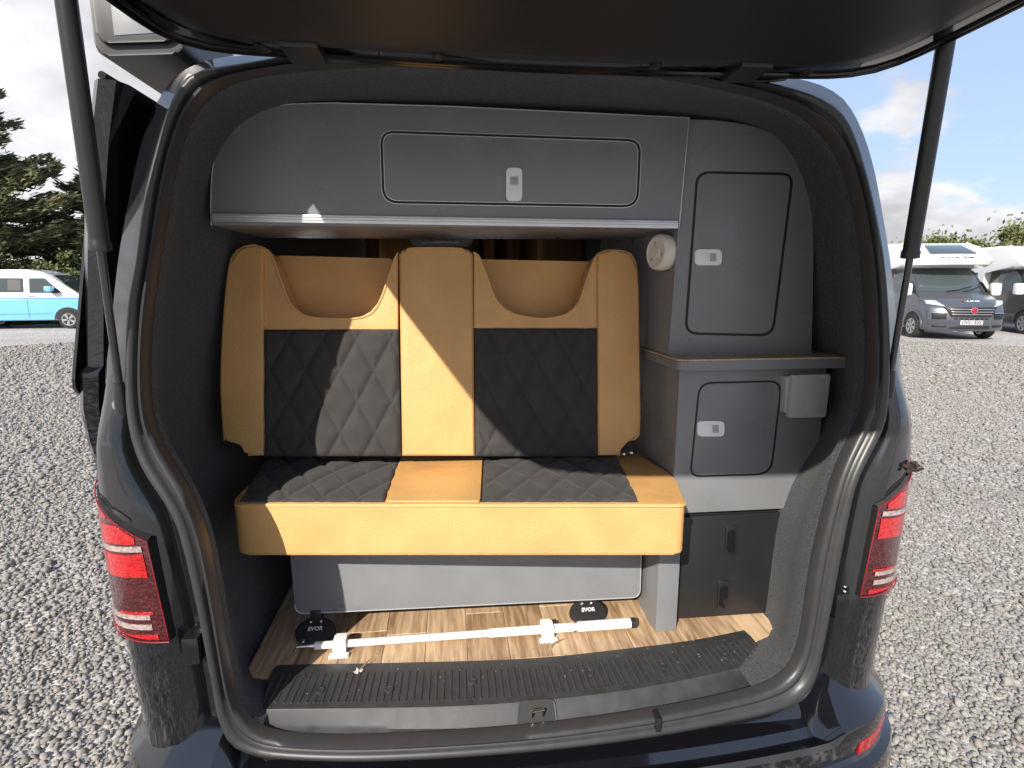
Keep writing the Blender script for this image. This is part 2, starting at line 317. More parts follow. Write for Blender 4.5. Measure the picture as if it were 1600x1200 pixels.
# ------------------------------------------------------------------ ground
g = mesh('ground', [(-300, -300, 0), (300, -300, 0), (300, 300, 0), (-300, 300, 0)], [(0, 1, 2, 3)], M['ground'], smooth=False)
tag(g, 'pale grey gravel yard stretching to the hedge', 'ground', kind='structure')
def gravel():
    rng = np.random.default_rng(3)
    # three rings of chips, coarser with distance; chips never lie under the van
    base = []
    bm = bmesh.new(); bmesh.ops.create_icosphere(bm, subdivisions=1, radius=1.0); bm.verts.ensure_lookup_table()
    v0 = np.array([v.co[:] for v in bm.verts]); f0 = np.array([[v.index for v in f.verts] for f in bm.faces]); bm.free()
    VV = []; FF = []; nv = 0
    zones = [(-1, 2.6, .031, .018), (-2, 13.0, .066, .032), (0, 3.2, .0175, .0115), (3.2, 5.5, .023, .0140), (5.5, 10.0, .038, .020), (10.0, 19.0, .075, .032)]
    c = np.array(CAM); f_ = np.array(cf); r_ = np.array(cr); u_ = np.array(cu)
    keep0 = lambda px, py, w: (w > .3) & (px > -160) & (px < 1760) & (py < 1330) & ((px < 330) | (px > 1230))
    for d0, d1, sp, rad in zones:
        ext = d1 + 1.2
        gx, gy = np.meshgrid(np.arange(-ext, ext, sp), np.arange(-2.2, ext, sp))
        P = np.stack([gx.ravel(), gy.ravel(), np.zeros(gx.size)], 1)
        P[:, :2] += rng.uniform(-.48, .48, (len(P), 2)) * sp
        q = P - c; dist = np.hypot(q[:, 0], q[:, 1]); w = q @ f_
        with np.errstate(all='ignore'):
            px = 800 + FPX * (q @ r_) / w; py = 600 - FPX * (q @ u_) / w
        keep = (w > .3) & (dist >= d0) & (dist < d1) & (px > -160) & (px < 1760) & (py < 1330)
        keep &= ~((np.abs(P[:, 0]) < .80) & (P[:, 1] > -.02))
        keep &= (px < 330) | (px > 1230)
        if d0 == -2: keep = (P[:, 1] > -.3) & (dist < d1) & (w > .2) & (px > -700) & (px < 2300) & ~keep0(px, py, w) & ~((np.abs(P[:, 0]) < .80) & (P[:, 1] > -.02)) & ~((np.abs(P[:, 0]) < 2.6) & (P[:, 1] < .6))
        if d0 == -1: keep = (np.abs(P[:, 0]) < 2.6) & (P[:, 1] > -2.0) & (P[:, 1] < .6) & ~((np.abs(P[:, 0]) < .82) & (P[:, 1] > -.05)) & ~keep0(px, py, w)
        P = P[keep]; n = len(P)
        s = rad * rng.lognormal(-.12, .31, n)
        ax = rng.normal(size=(n, 4)); ax /= np.linalg.norm(ax, axis=1)[:, None]
        a, b, cc, d = ax.T
        Rm = np.stack([np.stack([1 - 2 * (cc * cc + d * d), 2 * (b * cc - d * a), 2 * (b * d + cc * a)], 1), np.stack([2 * (b * cc + d * a), 1 - 2 * (b * b + d * d), 2 * (cc * d - b * a)], 1), np.stack([2 * (b * d - cc * a), 2 * (cc * d + b * a), 1 - 2 * (b * b + cc * cc)], 1)], 1)
        shp = np.stack([rng.uniform(.75, 1.3, n), rng.uniform(.6, 1.0, n), rng.uniform(.45, .8, n)], 1)
        loc = v0[None] * shp[:, None] * rng.uniform(.78, 1.18, (n, len(v0), 1))
        W = np.einsum('nij,nkj->nki', Rm, loc) * s[:, None, None]
        W[:, :, 2] *= .8
        W += P[:, None]; W[:, :, 2] += (s * rng.uniform(.1, .55, n))[:, None]
        VV.append(W.reshape(-1, 3)); FF.append((f0[None] + (np.arange(n) * len(v0))[:, None, None] + nv).reshape(-1, 3)); nv += n * len(v0)
    V = np.concatenate(VV); F = np.concatenate(FF)
    me = bpy.data.meshes.new('gravel'); me.vertices.add(len(V)); me.vertices.foreach_set('co', V.astype(np.float32).ravel())
    me.loops.add(F.size); me.loops.foreach_set('vertex_index', F.astype(np.int32).ravel()); me.polygons.add(len(F)); me.polygons.foreach_set('loop_start', np.arange(0, F.size, 3, dtype=np.int32))
    me.update(calc_edges=True)
    o = link('gravel', me, M['stone']); tag(o, 'loose pale limestone gravel chips around the van', 'gravel', kind='stuff'); print('gravel tris', len(F))
gravel()

# ------------------------------------------------------------------ the camper van in the foreground
van = empty('camper_van', (0, 1.8, 0))
tag(van, 'black camper van seen from behind with its tailgate raised', 'van')
def Yo(x, z):                                   # the rear face of the van: bowed sideways, leaning forwards above the waist
    lean = 0 if z < 1.1 else .085 * ((z - 1.1) / .85) ** 1.4
    return lean - (.055 if z < 1.2 else .055 - .02 * min(1, (z - 1.2) / .6)) * (1 - min(1.2, (x / .74) ** 2))
def on_rear(x, y, dy=0):
    Y = 0
    for _ in range(6): p = atY(x, y, Y); Y = Yo(p.x, p.z) + dy
    return atY(x, y, Y)
OUT_PX = [(283,140),(302,120),(335,110),(380,104),(450,92),(535,83),(690,79),(845,83),(1000,101),(1057,108),(1174,128),(1240,143),(1280,158),(1310,180),(1330,220),(1352,295),(1371,388),(1380,473),(1383,560),(1381,616),(1373,668),(1335,746),(1320,806),(1301,907),(1283,998),(1271,1053),(1253,1085),(1205,1108),(1027,1143),(830,1167),(600,1181),(440,1178),(390,1170),(360,1152),(343,1113),(330,1040),(308,931),(286,840),(270,797),(230,736),(212,690),(203,640),(201,578),(205,479),(218,405),(230,310),(247,240),(265,180)]
IN_PX = [(305,162),(322,140),(350,125),(390,115),(470,106),(574,99),(729,96),(884,101),(1000,112),(1060,120),(1135,136),(1205,153),(1251,172),(1298,209),(1325,256),(1341,318),(1354,400),(1360,480),(1362,547),(1360,616),(1350,659),(1310,728),(1297,787),(1276,865),(1266,934),(1257,998),(1242,1045),(1205,1074),(1150,1090),(1027,1115),(830,1142),(600,1157),(460,1156),(398,1144),(369,1105),(356,1048),(343,962),(325,862),(302,775),(271,736),(240,684),(229,635),(228,550),(235,465),(246,394),(258,320),(273,240),(288,190)]
NL = 192
def dense(px): return smooth_loop([on_rear(*p) for p in px], NL)
outer = dense(OUT_PX); inner = dense(IN_PX)
# align: for each outer point take the nearest inner parameter
def nearest_loop(A, B):
    B2 = smooth_loop(B, NL * 6); out = []; j0 = None
    for a in A:
        j = min(range(len(B2)), key=lambda k: (B2[k] - a).length_squared); out.append(B2[j])
    return out
inner_m = nearest_loop(outer, inner)
for _ in range(6): inner_m = [(inner_m[i - 1] + inner_m[i] * 2 + inner_m[(i + 1) % NL]) / 4 for i in range(NL)]
def off(p, dy): return Vector((p.x, p.y + dy, p.z))
prof = [(0, .012), (.0, -.008), (.12, -.019), (.32, -.021), (.48, -.013), (.55, -.004), (.62, -.004), (.70, -.013), (.86, -.015), (1.0, -.004), (1.0, .02)]
loft('door_seal', [[off(a.lerp(b, t), dy) for a, b in zip(outer, inner_m)] for t, dy in prof], M['rubber'], van, ang=80)
# body section
SEC = [(0, 1.995), (.35, 1.987), (.58, 1.972), (.68, 1.945), (.732, 1.89), (.772, 1.80), (.802, 1.69), (.830, 1.57), (.855, 1.43), (.880, 1.31), (.902, 1.21), (.912, 1.08), (.910, .95), (.892, .75), (.875, .55), (.86, .40), (.6, .37), (0, .37)]
SECL = [(0, 1.957), (.3, 1.953), (.52, 1.937), (.645, 1.89), (.715, 1.80), (.757, 1.68), (.788, 1.55), (.82, 1.4), (.84, 1.29), (.832, 1.19), (.79, 1.10), (.735, 1.0), (.705, .88), (.695, .7), (.692, .63), (.69, .60), (.685, .585), (.6, .585), (0, .585)]
def full(S, sh=0, T=None): return [Vector((x + sh, z)) for x, z in S] + [Vector((-x + sh, z)) for x, z in (T or S)[-2:0:-1]]
def radial(p, S, c=Vector((0, 1.2))):
    d = Vector((p.x, p.z)) - c; best = None
    for i in range(len(S)):
        a = S[i] - c; e = S[(i + 1) % len(S)] - S[i]; den = d.x * e.y - d.y * e.x
        if abs(den) < 1e-12: continue
        t = (a.x * e.y - a.y * e.x) / den; s = (a.x * d.y - a.y * d.x) / den
        if t > 0 and -1e-6 <= s <= 1 + 1e-6 and (best is None or t < best): best = t
    return c + d * best
hw = lambda z: lerp_tab([(z_, x_) for x_, z_ in SEC[::-1] if x_ > 0.5], z)
SECLL = [({.88: .775, .7: .735, .63: .73, .60: .728}.get(z, x) if not .9 < z < 1.2 else {1.19: .848, 1.10: .838, 1.0: .81}[z], z) for x, z in SECL]     # the left wall is fuller round the wheel arch
FS, FL = full(SEC, -.012), full(SECL, 0, SECLL)
FS = [Vector(p[:2]) for p in smooth_loop([Vector((p.x, p.y, 0)) for p in FS], 260)]; FL = [Vector(p[:2]) for p in smooth_loop([Vector((p.x, p.y, 0)) for p in FL], 260)]
sec = [radial(p, FS) for p in outer]
def shell(name, rings, material, hole=None):
    V = [p for r_ in rings for p in r_]; n = NL; F = []
    for i in range(len(rings) - 1):
        for j in range(n):
            k = (j + 1) % n; f = (i * n + j, i * n + k, (i + 1) * n + k, (i + 1) * n + j); c = sum((V[q] for q in f), Vector()) / 4
            if hole and hole(c): continue
            F.append(f)
    return mesh(name, V, F, material, van, ang=40)
def mixr(t, dy):
    out = []
    for p, s in zip(outer, sec):
        k = min(1, max(0, (p.z - 1.22) / .12)); d2 = .12 if t >= .99 else .008 + t * .05      # above the lamps the pillar falls away in one slope
        out.append(Vector((p.x + (s.x - p.x) * t, Yo(p.x, p.z) + dy * (1 - k) + d2 * k, p.z + (s.y - p.z) * t)))
    return out
door_hole = lambda c: c.x < -.62 and   .52 < c.z < 1.60 and 1.3 < c.y < 2.35
shell('door_jamb', [mixr(0, .015), mixr(.05, .03), mixr(.16, .034), mixr(.24, .012), mixr(.34, .002), mixr(.42, -.002)], M['jamb'])
side = [mixr(.42, -.002), mixr(.60, .004), mixr(.76, .018), mixr(.88, .045), mixr(.96, .09), mixr(1, .17)]
for y in (.5, 1.3, 1.8, 2.35, 3.0, 3.7): side.append([Vector((s.x, y, s.y)) for s in sec])
side.append([Vector((s.x * .96, 4.35, min(s.y, 1.18 - .15 * abs(s.x)))) for s in sec]); side.append([Vector((s.x * .90, 4.85, min(s.y, 1.0 - .15 * abs(s.x)))) for s in sec]); side.append([Vector((s.x * .8, 5.02, min(s.y, .75))) for s in sec])
shell('body_shell', side, M['paint'], lambda c: door_hole(c) or (3.7 < c.y < 4.35 and c.z > 1.2 and abs(c.x) < .72))
inner = inner_m
lin_sec = [radial(p, FL) for p in inner]
lin = [[off(p, .018) for p in inner], [off(p, .04) for p in inner]]
for t, y in ((.4, .10), (.75, .165), (1, .24)): lin.append([Vector((p.x + (s.x - p.x) * t, y if y > p.y + .04 else p.y + .05, p.z + (s.y - p.z) * t)) for p, s in zip(inner, lin_sec)])
for y in (.7, 1.3, 2.35, 3.2, 3.69): lin.append([Vector((s.x, y, s.y)) for s in lin_sec])
shell('carpet_lining', lin, M['carpet'], lambda c: door_hole(c) or (c.z < .64 and -.60 < c.x < .50 and c.y < .35))
mesh('windscreen', [(-.62, 3.72, 1.78), (.62, 3.72, 1.78), (.68, 4.33, 1.16), (-.68, 4.33, 1.16)], [(0, 1, 2, 3)], M['glassdark'], van)
# side windows, proud of the body
for s in (-1, 1):
    for y0, y1 in ((.32, 1.22), (1.42, 2.26), (2.5, 3.35)):
        if s < 0 and y0 == 1.42: continue
        q = [(y0, 1.27), (y1, 1.27), (y1 - .02, 1.72), (y0 + .03, 1.72)]
        prism('side_window', [Vector((s * (hw(z) + .006), y, z)) for y, z in round_poly(q, .05)], (-s * .012, 0, 0), M['glassdark'], van)
# wheels
M['tyre'] = mat('tyre_rubber', (.02, .02, .021), .8, bump=(60, .004)); M['rim'] = mat('alloy_rim', (.45, .46, .48), .3, metal=.8)
def wheel(parent, x, y, z, r, w, axis=(1, 0, 0), local=False, spokes=5):
    ax = Vector(axis).normalized(); c = Vector((x, y, z))
    t = lathe('wheel', [(r * .62, -w / 2), (r * .94, -w / 2), (r, -w * .34), (r, w * .34), (r * .94, w / 2), (r * .62, w / 2)], c, ax, M['tyre'], parent, 32, local)
    for s in (-1, 1):
        rimbm = bmesh.new(); u = ax.orthogonal().normalized(); v = ax.cross(u); h = ax * (s * w * .535)
        for k in range(spokes):
            a = 2 * math.pi * k / spokes; d = u * math.cos(a) + v * math.sin(a); e = v * math.cos(a) - u * math.sin(a)
            pts = [c + h + d * r * .08 + e * r * .06, c + h + d * r * .60 + e * r * .15, c + h + d * r * .60 - e * r * .15, c + h + d * r * .08 - e * r * .06]
            prism_bm(pts, -ax * s * w * .1, bm=rimbm)
        ro = bmobj('rim', rimbm, M['rim'], parent, local=local)
        ringo = lathe('rim_ring', [(r * .66, s * w * .36), (r * .66, s * w * .54), (r * .58, s * w * .53), (r * .57, s * w * .36)], c, ax, M['rim'], parent, 32, local)
        for o_ in (ro, ringo): o_.parent = t
    return t
for x in (-.80, .80):
    for y in (1.0, 4.0): wheel(van, x, y, .335, .335, .2)

# -------- tailgate
tg = empty('tailgate', (0, .02 - 1.8, 1.955)); tg.parent = van
TA = R(4)
def TP(x, s, h): return Vector((x, .055 - s * math.cos(TA), 1.944 + s * math.sin(TA) + h))
half = [(0, -.02), (.30, -.012), (.50, .0), (.60, .008), (.665, .035), (.70, .10), (.725, .25), (.75, .5), (.78, .85), (.77, 1.05), (.70, 1.16), (.45, 1.22), (0, 1.24)]
out2 = smooth_loop([Vector(p) for p in half[1:-1]] + [Vector((0, 1.24))] + [Vector((-x, s)) for x, s in half[1:-1][::-1]] + [Vector((0, -.02))], 120)
def tring(k, h, dh=None): return [TP(p.x * k, .6 + (p.y - .6) * (1 - (1 - k) * 1.25), h) for p in out2]
loft('tailgate_skin', [tring(.90, .0), tring(.955, -.004), tring(.985, .002), tring(1, .018), tring(1, .06), tring(.97, .09), tring(.80, .105), tring(.4, .115)], M['paint'], tg, cap=True, ang=50)
loft('inner_trim', [tring(.905, -.006), tring(.88, -.016), tring(.84, -.02), tring(.80, -.012), tring(.4, -.010)], M['black'], tg, cap=True, ang=40)
win = round_poly([(-.55, .42), (.55, .42), (.58, .80), (-.58, .80)], .09)
prism('rear_window', [TP(p[0], p[1], -.026) for p in win], (0, 0, .008), M['glassdark'], tg)
for k_, h_ in ((.935, -.012), (.965, -.006)): tube('trim_ridge', [TP(p.x * k_, .6 + (p.y - .6) * (1 - (1 - k_) * 1.25), h_) for p in out2], .004, M['blackgloss'], tg, 6, closed=True)
for x_ in (-.5, -.2, .2, .5): lathe('trim_clip', [(.012, 0), (.012, .004), (.006, .007)], TP(x_, .075, -.016), (0, 0, -1), M['black'], tg, 14)
for px_ in (472, 1170):
    c = atY(px_, 30 if px_ < 800 else 72, -.01); c.z = 1.935
    hb = box('hinge', (c.x - .032, c.x + .032), (-.05, .035), (1.925, 1.965), M['black'], tg, .006)
    for k in (-1, 1): lathe('bolt', [(.009, 0), (.009, .007), (.005, .009)], (c.x + k * .016, -.052, 1.945), (0, -1, 0), M['jamb'], hb, 10)
tube('wiring_loom', smooth_loop([(-.52, .0, 1.945), (-.47, .05, 1.95), (-.40, .03, 1.935), (-.30, .055, 1.945), (-.22, .06, 1.955)], 24, False), .006, M['black'], tg)
tube('wiper_hose', smooth_loop([(-.2, .02, 1.945), (0, .03, 1.95), (.25, .025, 1.945), (.42, .04, 1.935), (.5, .05, 1.945)], 24, False), .005, M['blackgloss'], tg)
# -------- gas struts
for (ax_, ay_), (jx, jy), (bx_, by_), sgn in (((1482, 40), (1427, 385), (1387, 612), 1), ((98, -40), (149, 365), (191, 636), -1)):
    B = atY(bx_, by_, .02); A = atY(ax_, ay_, -.10 if sgn > 0 else -.11)
    d = (B - A).normalized(); L_ = (B - A).length
    f = min(.95, max(.2, (Vector((jx, jy)) - Vector((ax_, ay_))).length / (Vector((bx_, by_)) - Vector((ax_, ay_))).length))
    st = empty('gas_strut', A - origin_of(van)); st.parent = van
    J = A + d * L_ * (f - .02)
    tube('strut_cylinder', [A, A.lerp(J, .94), A.lerp(J, .96), A.lerp(J, .97), J], [.0152, .0152, .0152, .0172, .0172], M['black'], st, 18)
    tube('strut_rod', [J, B - d * .045], .0068, M['jamb'], st, 12)
    tube('ball_socket', [B - d * .05, B - d * .01, B + d * .012], [.0085, .0125, .0125], M['black'], st, 14)
    lathe('ball_stud', [(.006, 0), (.006, .02), (.012, .022), (.012, .034), (.004, .036)], B + Vector((sgn * .004, -.0, 0)), (sgn * .5, .85, 0), M['steel'], st, 14)
# -------- open sliding door, slid back along the left side
def on_door(x, y, o_):
    X_ = -.98
    for _ in range(12): p = atX(x, y, X_); X_ = -(hw(min(max(p.z, .42), 1.93)) + o_)
    return atX(x, y, X_)
edge_px = [(141, 122), (131, 220), (126, 330), (126, 450), (127, 572), (119, 584), (120, 640), (131, 692), (150, 740), (166, 880), (196, 975)]
ed = [on_door(x, y, .095) for x, y in edge_px]; ed.append(Vector((ed[-1].x + .01, ed[-1].y + .02, .48)))
print('door edge', [tuple(round(c, 2) for c in p) for p in ed])
rows = []
for p in ed:
    b = hw(min(max(p.z, .42), 1.93)); rows.append([Vector((-(b + .045), p.y + 1.06, p.z)), Vector((-(b + .045), p.y + .03, p.z)), Vector((-(b + .055), p.y + .006, p.z)), Vector((-(b + .082), p.y, p.z)), Vector((-(b + .095), p.y + .012, p.z)), Vector((-(b + .097), p.y + .2, p.z)), Vector((-(b + .097), p.y + 1.06, p.z))])
sd = empty('sliding_door', (-1.0, ed[0].y - 1.3, 1.2)); sd.parent = van
loft('door_panel', rows, M['paint'], sd, closed=True, cap=True, ang=40)
q = [(ed[0].y + .09, 1.29), (ed[0].y + .98, 1.29), (ed[0].y + .98, 1.74), (ed[0].y + .09, 1.74)]
prism('door_window', [Vector((-(hw(z) + .104), y, z)) for y, z in round_poly(q, .06)], (.006, 0, 0), M['glassdark'], sd)
tp = ed[0]
tube('top_rail', [Vector((tp.x + .02, tp.y - .0, tp.z + .006)), Vector((tp.x + .02, tp.y + 1.06, tp.z + .006))], .007, M['trimblack'], sd, 12)
# -------- awning cassette along the roof edge
aw = empty('awning_cassette', (-.98, .5 - 1.8, 2.0)); aw.parent = van
ap = [(-1.10, 1.985), (-.86, 1.985), (-.86, 2.10), (-.95, 2.17), (-1.10, 2.17)]
a0 = on_door(150, 88, .19)
ap = round_poly([(a0.x, a0.z), (a0.x + .17, a0.z + .012), (a0.x + .17, a0.z + .12), (a0.x + .06, a0.z + .20), (a0.x, a0.z + .18)], .025)
prism('cassette_case', [Vector((x, a0.y, z)) for x, z in ap], (0, 2.6, 0), M['black'], aw, .004)
prism('end_cap', [Vector((a0.x + .012 + (x - a0.x) * .86, a0.y - .012, a0.z + .02 + (z - a0.z) * .86)) for x, z in ap], (0, .012, 0), M['black'], aw, .004)
prism('cap_sky_reflection', [Vector((a0.x + .045 + u_ * .075, a0.y - .0135, a0.z + .035 + w_ * .13)) for u_, w_ in ((0, 0), (1, .06), (1, .75), (0, .95))], (0, .004, 0), M['grey'], aw, .001)  # grey patch shaped as the sky's reflection in the cassette's glossy end
for k in (0, 1, 2): box('roof_bracket', (a0.x + .15, -.60), (a0.y + .25 + k * .9, a0.y + .31 + k * .9), (a0.z + .01, a0.z + .035), M['black'], aw, .004)

# -------- tail lamps
def lamp(sg):
    lp = empty('tail_lamp', (sg * .85, .05 - 1.8, .8)); lp.parent = van
    zb = lambda u: .818 + .050 * u ** 1.5
    zt = lambda u: 1.036 + .132 * u ** .72
    def S(u, z, o_=0):
        t = u * math.pi / 2; xi = .752 + .022 * (z - .8) / .23
        if z > 1.03: xi = .774
        n = Vector((math.sin(t) ** 1.2, -math.cos(t)))
        return Vector((sg * (xi + (.908 - xi) * max(0, math.sin(t)) ** .68 + n.x * o_) - .012, -.016 + .20 * (1 - max(0, math.cos(t)) ** .68) + n.y * o_, z))
    NU, NV = 20, 16
    def patch(name, u0, u1, z0, z1, o_, material, parent, th=.0035):
        A = []
        for i in range(NU + 1):
            u = u0 + (u1 - u0) * i / NU; a = max(zb(u) + .006, z0); b = min(zt(u) - .008, z1)
            if b < a: b = a
            A.append([S(u, a, o_ - th), S(u, a, o_), S(u, (a + b) / 2, o_), S(u, b, o_), S(u, b, o_ - th)])
        return loft(name, A, material, parent, closed=False, ang=50)
    G = [[S(u, zb(u) + (zt(u) - zb(u)) * j / NV) for j in range(NV + 1)] for u in [i / NU for i in range(NU + 1)]]
    lens = loft('lens', G, M['darkred'], lp, closed=False)
    # housing: walls going forward from the lens border
    brd = [G[i][NV] for i in range(NU + 1)]; brd0 = [G[i][0] for i in range(NU + 1)]; side_in = G[0]
    back = lambda p: Vector((p.x - sg * .10 * max(0, (abs(p.x) - .80) / .15), max(p.y, .10) + .03, p.z))
    loft('housing', [brd, [Vector((p.x - sg * .035 * i / NU, p.y + .055, p.z + .012)) for i, p in enumerate(brd)], [Vector((p.x - sg * .06 * i / NU, p.y + .12, p.z + .03)) for i, p in enumerate(brd)]], M['tread'], lp, closed=False)
    loft('housing_bottom', [brd0, [back(p) for p in brd0]], M['black'], lp, closed=False)
    loft('housing_side', [side_in, [Vector((p.x - sg * .012, p.y + .05, p.z)) for p in side_in]], M['black'], lp, closed=False)
    bl = [S(u, zt(u), .003) for u in [i / NU for i in range(NU + 1)]]
    rimp = bl[::-1] + [S(0, zb(0) + (zt(0) - zb(0)) * j / NV, .003) for j in range(NV - 1, -1, -1)] + [S(u, zb(u), .003) for u in [i / NU for i in range(1, NU + 1)]]
    tube('lens_rim', rimp, .0014, M['darkred2'], lens, 8)
    patch('red_band', .02, .97, .960, 1.008, .0014, M['red'], lens); patch('white_strip', .02, .93, 1.014, 1.025, .0022, M['clear'], lens)
    patch('red_band', .05, .96, 1.030, 1.068, .0014, M['red'], lens); patch('red_bar', .70, .96, .885, .962, .0012, M['red'], lens); patch('red_bar', .62, .95, 1.066, 1.150, .0012, M['red'], lens)
    patch('red_window', .30, .50, 1.080, 1.118, .0014, M['red'], lens)
    patch('reversing_strip', .05, .62, .868, .878, .0018, M['clear'], lens); patch('reversing_strip', .05, .66, .846, .857, .0018, M['clear'], lens)
    patch('red_frame', .03, .30, .8795, .8845, .0014, M['red'], lens); patch('red_frame', .03, .60, .824, .834, .0014, M['red'], lens)
    for zr in ():
        bmd = bmesh.new()
        for i in range(16):
            p = S(.06 + .055 * i, zr, .004); bmesh.ops.create_icosphere(bmd, subdivisions=1, radius=.0042, matrix=Matrix.Translation(p))
        bmobj('reflector_dots', bmd, M['darkred'], lens)
    return lp
lampL = lamp(-1); lampR = lamp(1)
# -------- bumper
def bumper():
    bp = empty('bumper', (0, -1.85, .3)); bp.parent = van
    H = [(.945, .9), (.945, .45), (.943, .28), (.93, .13), (.885, .035), (.80, -.03), (.72, -.055), (.66, -.068), (.62, -.073), (.5, -.085), (.3, -.098), (0, -.105)]
    P = [Vector((x * .955 - .008, y)) for x, y in H] + [Vector((-x * .955 - .008, y)) for x, y in H[-2::-1]]
    P = smooth_loop(P, 90, False)
    def top(x): t = min(1, max(0, (abs(x) - .645) / .05)); return .50 + .10 * t * t * (3 - 2 * t)
    rings = []
    for i, p in enumerate(P):
        a = P[max(i - 1, 0)]; b = P[min(i + 1, len(P) - 1)]; t = (b - a).normalized(); n = Vector((-t.y, t.x)); 
        if n.dot(p - Vector((0, 1.0))) < 0: n = -n
        tz = top(p.x); kf = min(1, max(0, (tz - .50) / .115)); pr = [(-.13, tz + .012), (-.03 - .03 * kf, tz + .004), (-.012 - .03 * kf, tz - .008), (.030 + .006 * kf, .512 + .022 * kf), (.036 + .006 * kf, .500 + .015 * kf), (.034, .455), (.040, .446), (.058, .438), (.062, .42), (.064, .36), (.03, .27), (-.08, .26)]
        rings.append([Vector((p.x + n.x * o_, p.y + n.y * o_, z)) for o_, z in pr])
    loft('bumper_skin', rings, M['paint'], bp, closed=False, ang=28)
    for sg in (-1, 1):                       # red reflectors let into the corners
        R_ = []
        for i, p in enumerate(P):
            if not (.70 < sg * p.x < .915 and p.y < .1): continue
            a = P[i - 1]; b = P[i + 1]; t = (b - a).normalized(); n = Vector((-t.y, t.x)); n = n if n.dot(p - Vector((0, 1.0))) > 0 else -n
            R_.append([Vector((p.x + n.x * o_, p.y + n.y * o_, z)) for o_, z in ((.03, .495), (.041, .493), (.041, .464), (.03, .462))])
        loft('reflector', R_, M['red'], bp, closed=True, cap=True)
bumper()
p_ = on_rear(1027, 1128, -.012); box('seal_joint', (p_.x - .006, p_.x + .006), (p_.y - .012, p_.y + .02), (p_.z - .016, p_.z + .016), M['groove'], van, .003)
# -------- soil on the right lamp, rubber buffers on the jamb
for p_, sg in ((atY(300, 1010, .0), -1), (atY(1305, 940, .0), 1)):
    bo = box('rubber_buffer', (p_.x - .012, p_.x + .022), (p_.y - .02, p_.y + .04), (p_.z - .03, p_.z + .03), M['blackgloss'], van, .006)
# -------- sill tread plate
def sill():
    tr = empty('sill_plate', (0, .1 - 1.8, .6)); tr.parent = van
    back_px = [(424, 1052), (440, 1049), (612, 1046), (825, 1039), (984, 1023), (1091, 1009), (1172, 993)]
    front_px = [(415, 1108), (424, 1108), (719, 1103), (931, 1085), (1091, 1058), (1195, 1033), (1204, 1030)]
    low_px = [(407, 1138), (420, 1138), (772, 1137), (984, 1116), (1144, 1085), (1206, 1069), (1214, 1066)]
    n = 60
    bk = smooth_loop([atZ(x, y, .606) for x, y in back_px], n, False); fr = smooth_loop([atZ(x, y, .600) for x, y in front_px], n, False); lw = smooth_loop([on_rear(x, y, .028) for x, y in low_px], n, False)
    mid = [a.lerp(b, .80) for a, b in zip(fr, lw)]
    loft('plate', [[p + Vector((0, .03, -.004)) for p in bk], bk, [a.lerp(b, .5) for a, b in zip(bk, fr)], [a.lerp(b, .93) for a, b in zip(bk, fr)], fr, [p + Vector((0, -.004, -.004)) for p in fr], mid, lw, [p + Vector((0, -.03, -.01)) for p in lw], [p + Vector((0, -.03, -.03)) for p in lw]], M['tread'], tr, closed=False, ang=30)
    # moulded ribs, one mesh shared
    rb = None
    for i in range(74):
        t = (i + .5) / 74 * (n - 1); k = int(t); f_ = t - k; a = bk[k].lerp(bk[min(k + 1, n - 1)], f_); b = fr[k].lerp(fr[min(k + 1, n - 1)], f_)
        a2 = a.lerp(b, .09); b2 = a.lerp(b, .86); d = b2 - a2
        if rb is None:
            bm = bmesh.new(); box('rib', (-.0032, .0032), (-.5, .5), (-.003, .0026), None, None, .0014, 1, bm=bm)
            me = bpy.data.meshes.new('rib'); bm.to_mesh(me); bm.free(); finish(me, True); me.materials.append(M['tread']); rb = me
        o = bpy.data.objects.new('rib', rb); COL.objects.link(o); o.parent = tr
        o.location = (a2 + b2) / 2 - origin_of(tr); o.scale = (1, d.length, 1); o.rotation_euler = Vector((0, -1, 0)).rotation_difference(d.normalized()).to_euler()
    for x, y in ((500, 1080), (608, 1078), (738, 1066), (922, 1052), (1035, 1042), (1132, 1026)):
        p = atZ(x, y, .604); lathe('screw_cover', [(.010, -.004), (.010, .0035), (.0075, .0042), (.007, .0028), (.001, .0028)], p, (0, 0, 1), M['tread'], tr, 18)
    # latch pocket with striker
    kk = min(range(n), key=lambda i: abs(fr[i].x + .03)); bn = (fr[kk + 6] - fr[kk - 6]).cross(lw[kk] - fr[kk]).normalized(); bn = bn if bn.y < 0 else -bn
    c = [atP(x, y, fr[kk] + bn * .0035, bn) for x, y in round_poly([(809, 1134), (812, 1096), (866, 1093), (870, 1129)], 9)]
    pk = prism('latch_pocket', c, -bn * .006, M['groove'], tr)
    tube('pocket_rim', c, .0016, M['tread'], pk, 6, closed=True)
    q = atP(840, 1112, fr[kk] + bn * .006, bn); tube('striker', [q + Vector((-.012, .0, -.016)), q + Vector((-.012, -.006, .008)), q + Vector((.012, -.006, .008)), q + Vector((.012, 0, -.016))], .0042, M['steel'], pk, 8)
sill()
# -------- laminate floor
fl = box('floor', (-.70, .70), (.14, 3.3), (.570, .5885), M['groove'], van, 0)
def planks():
    w = .108; x = -.70; k = 0
    rnd = random.Random(11)
    while x < .699:
        x1 = min(x + w, .70); y = .15; first = True
        while y < 2.2:
            L_ = rnd.uniform(.12, .5) if first else rnd.uniform(.35, .7); y1 = min(y + L_, 2.2); first = False
            o = box('plank', (x + .0005, x1 - .0005), (y + .0006, y1 - .0006), (.587, .6), M['wood'], fl, .0012, 1); y = y1
        x = x1
planks()

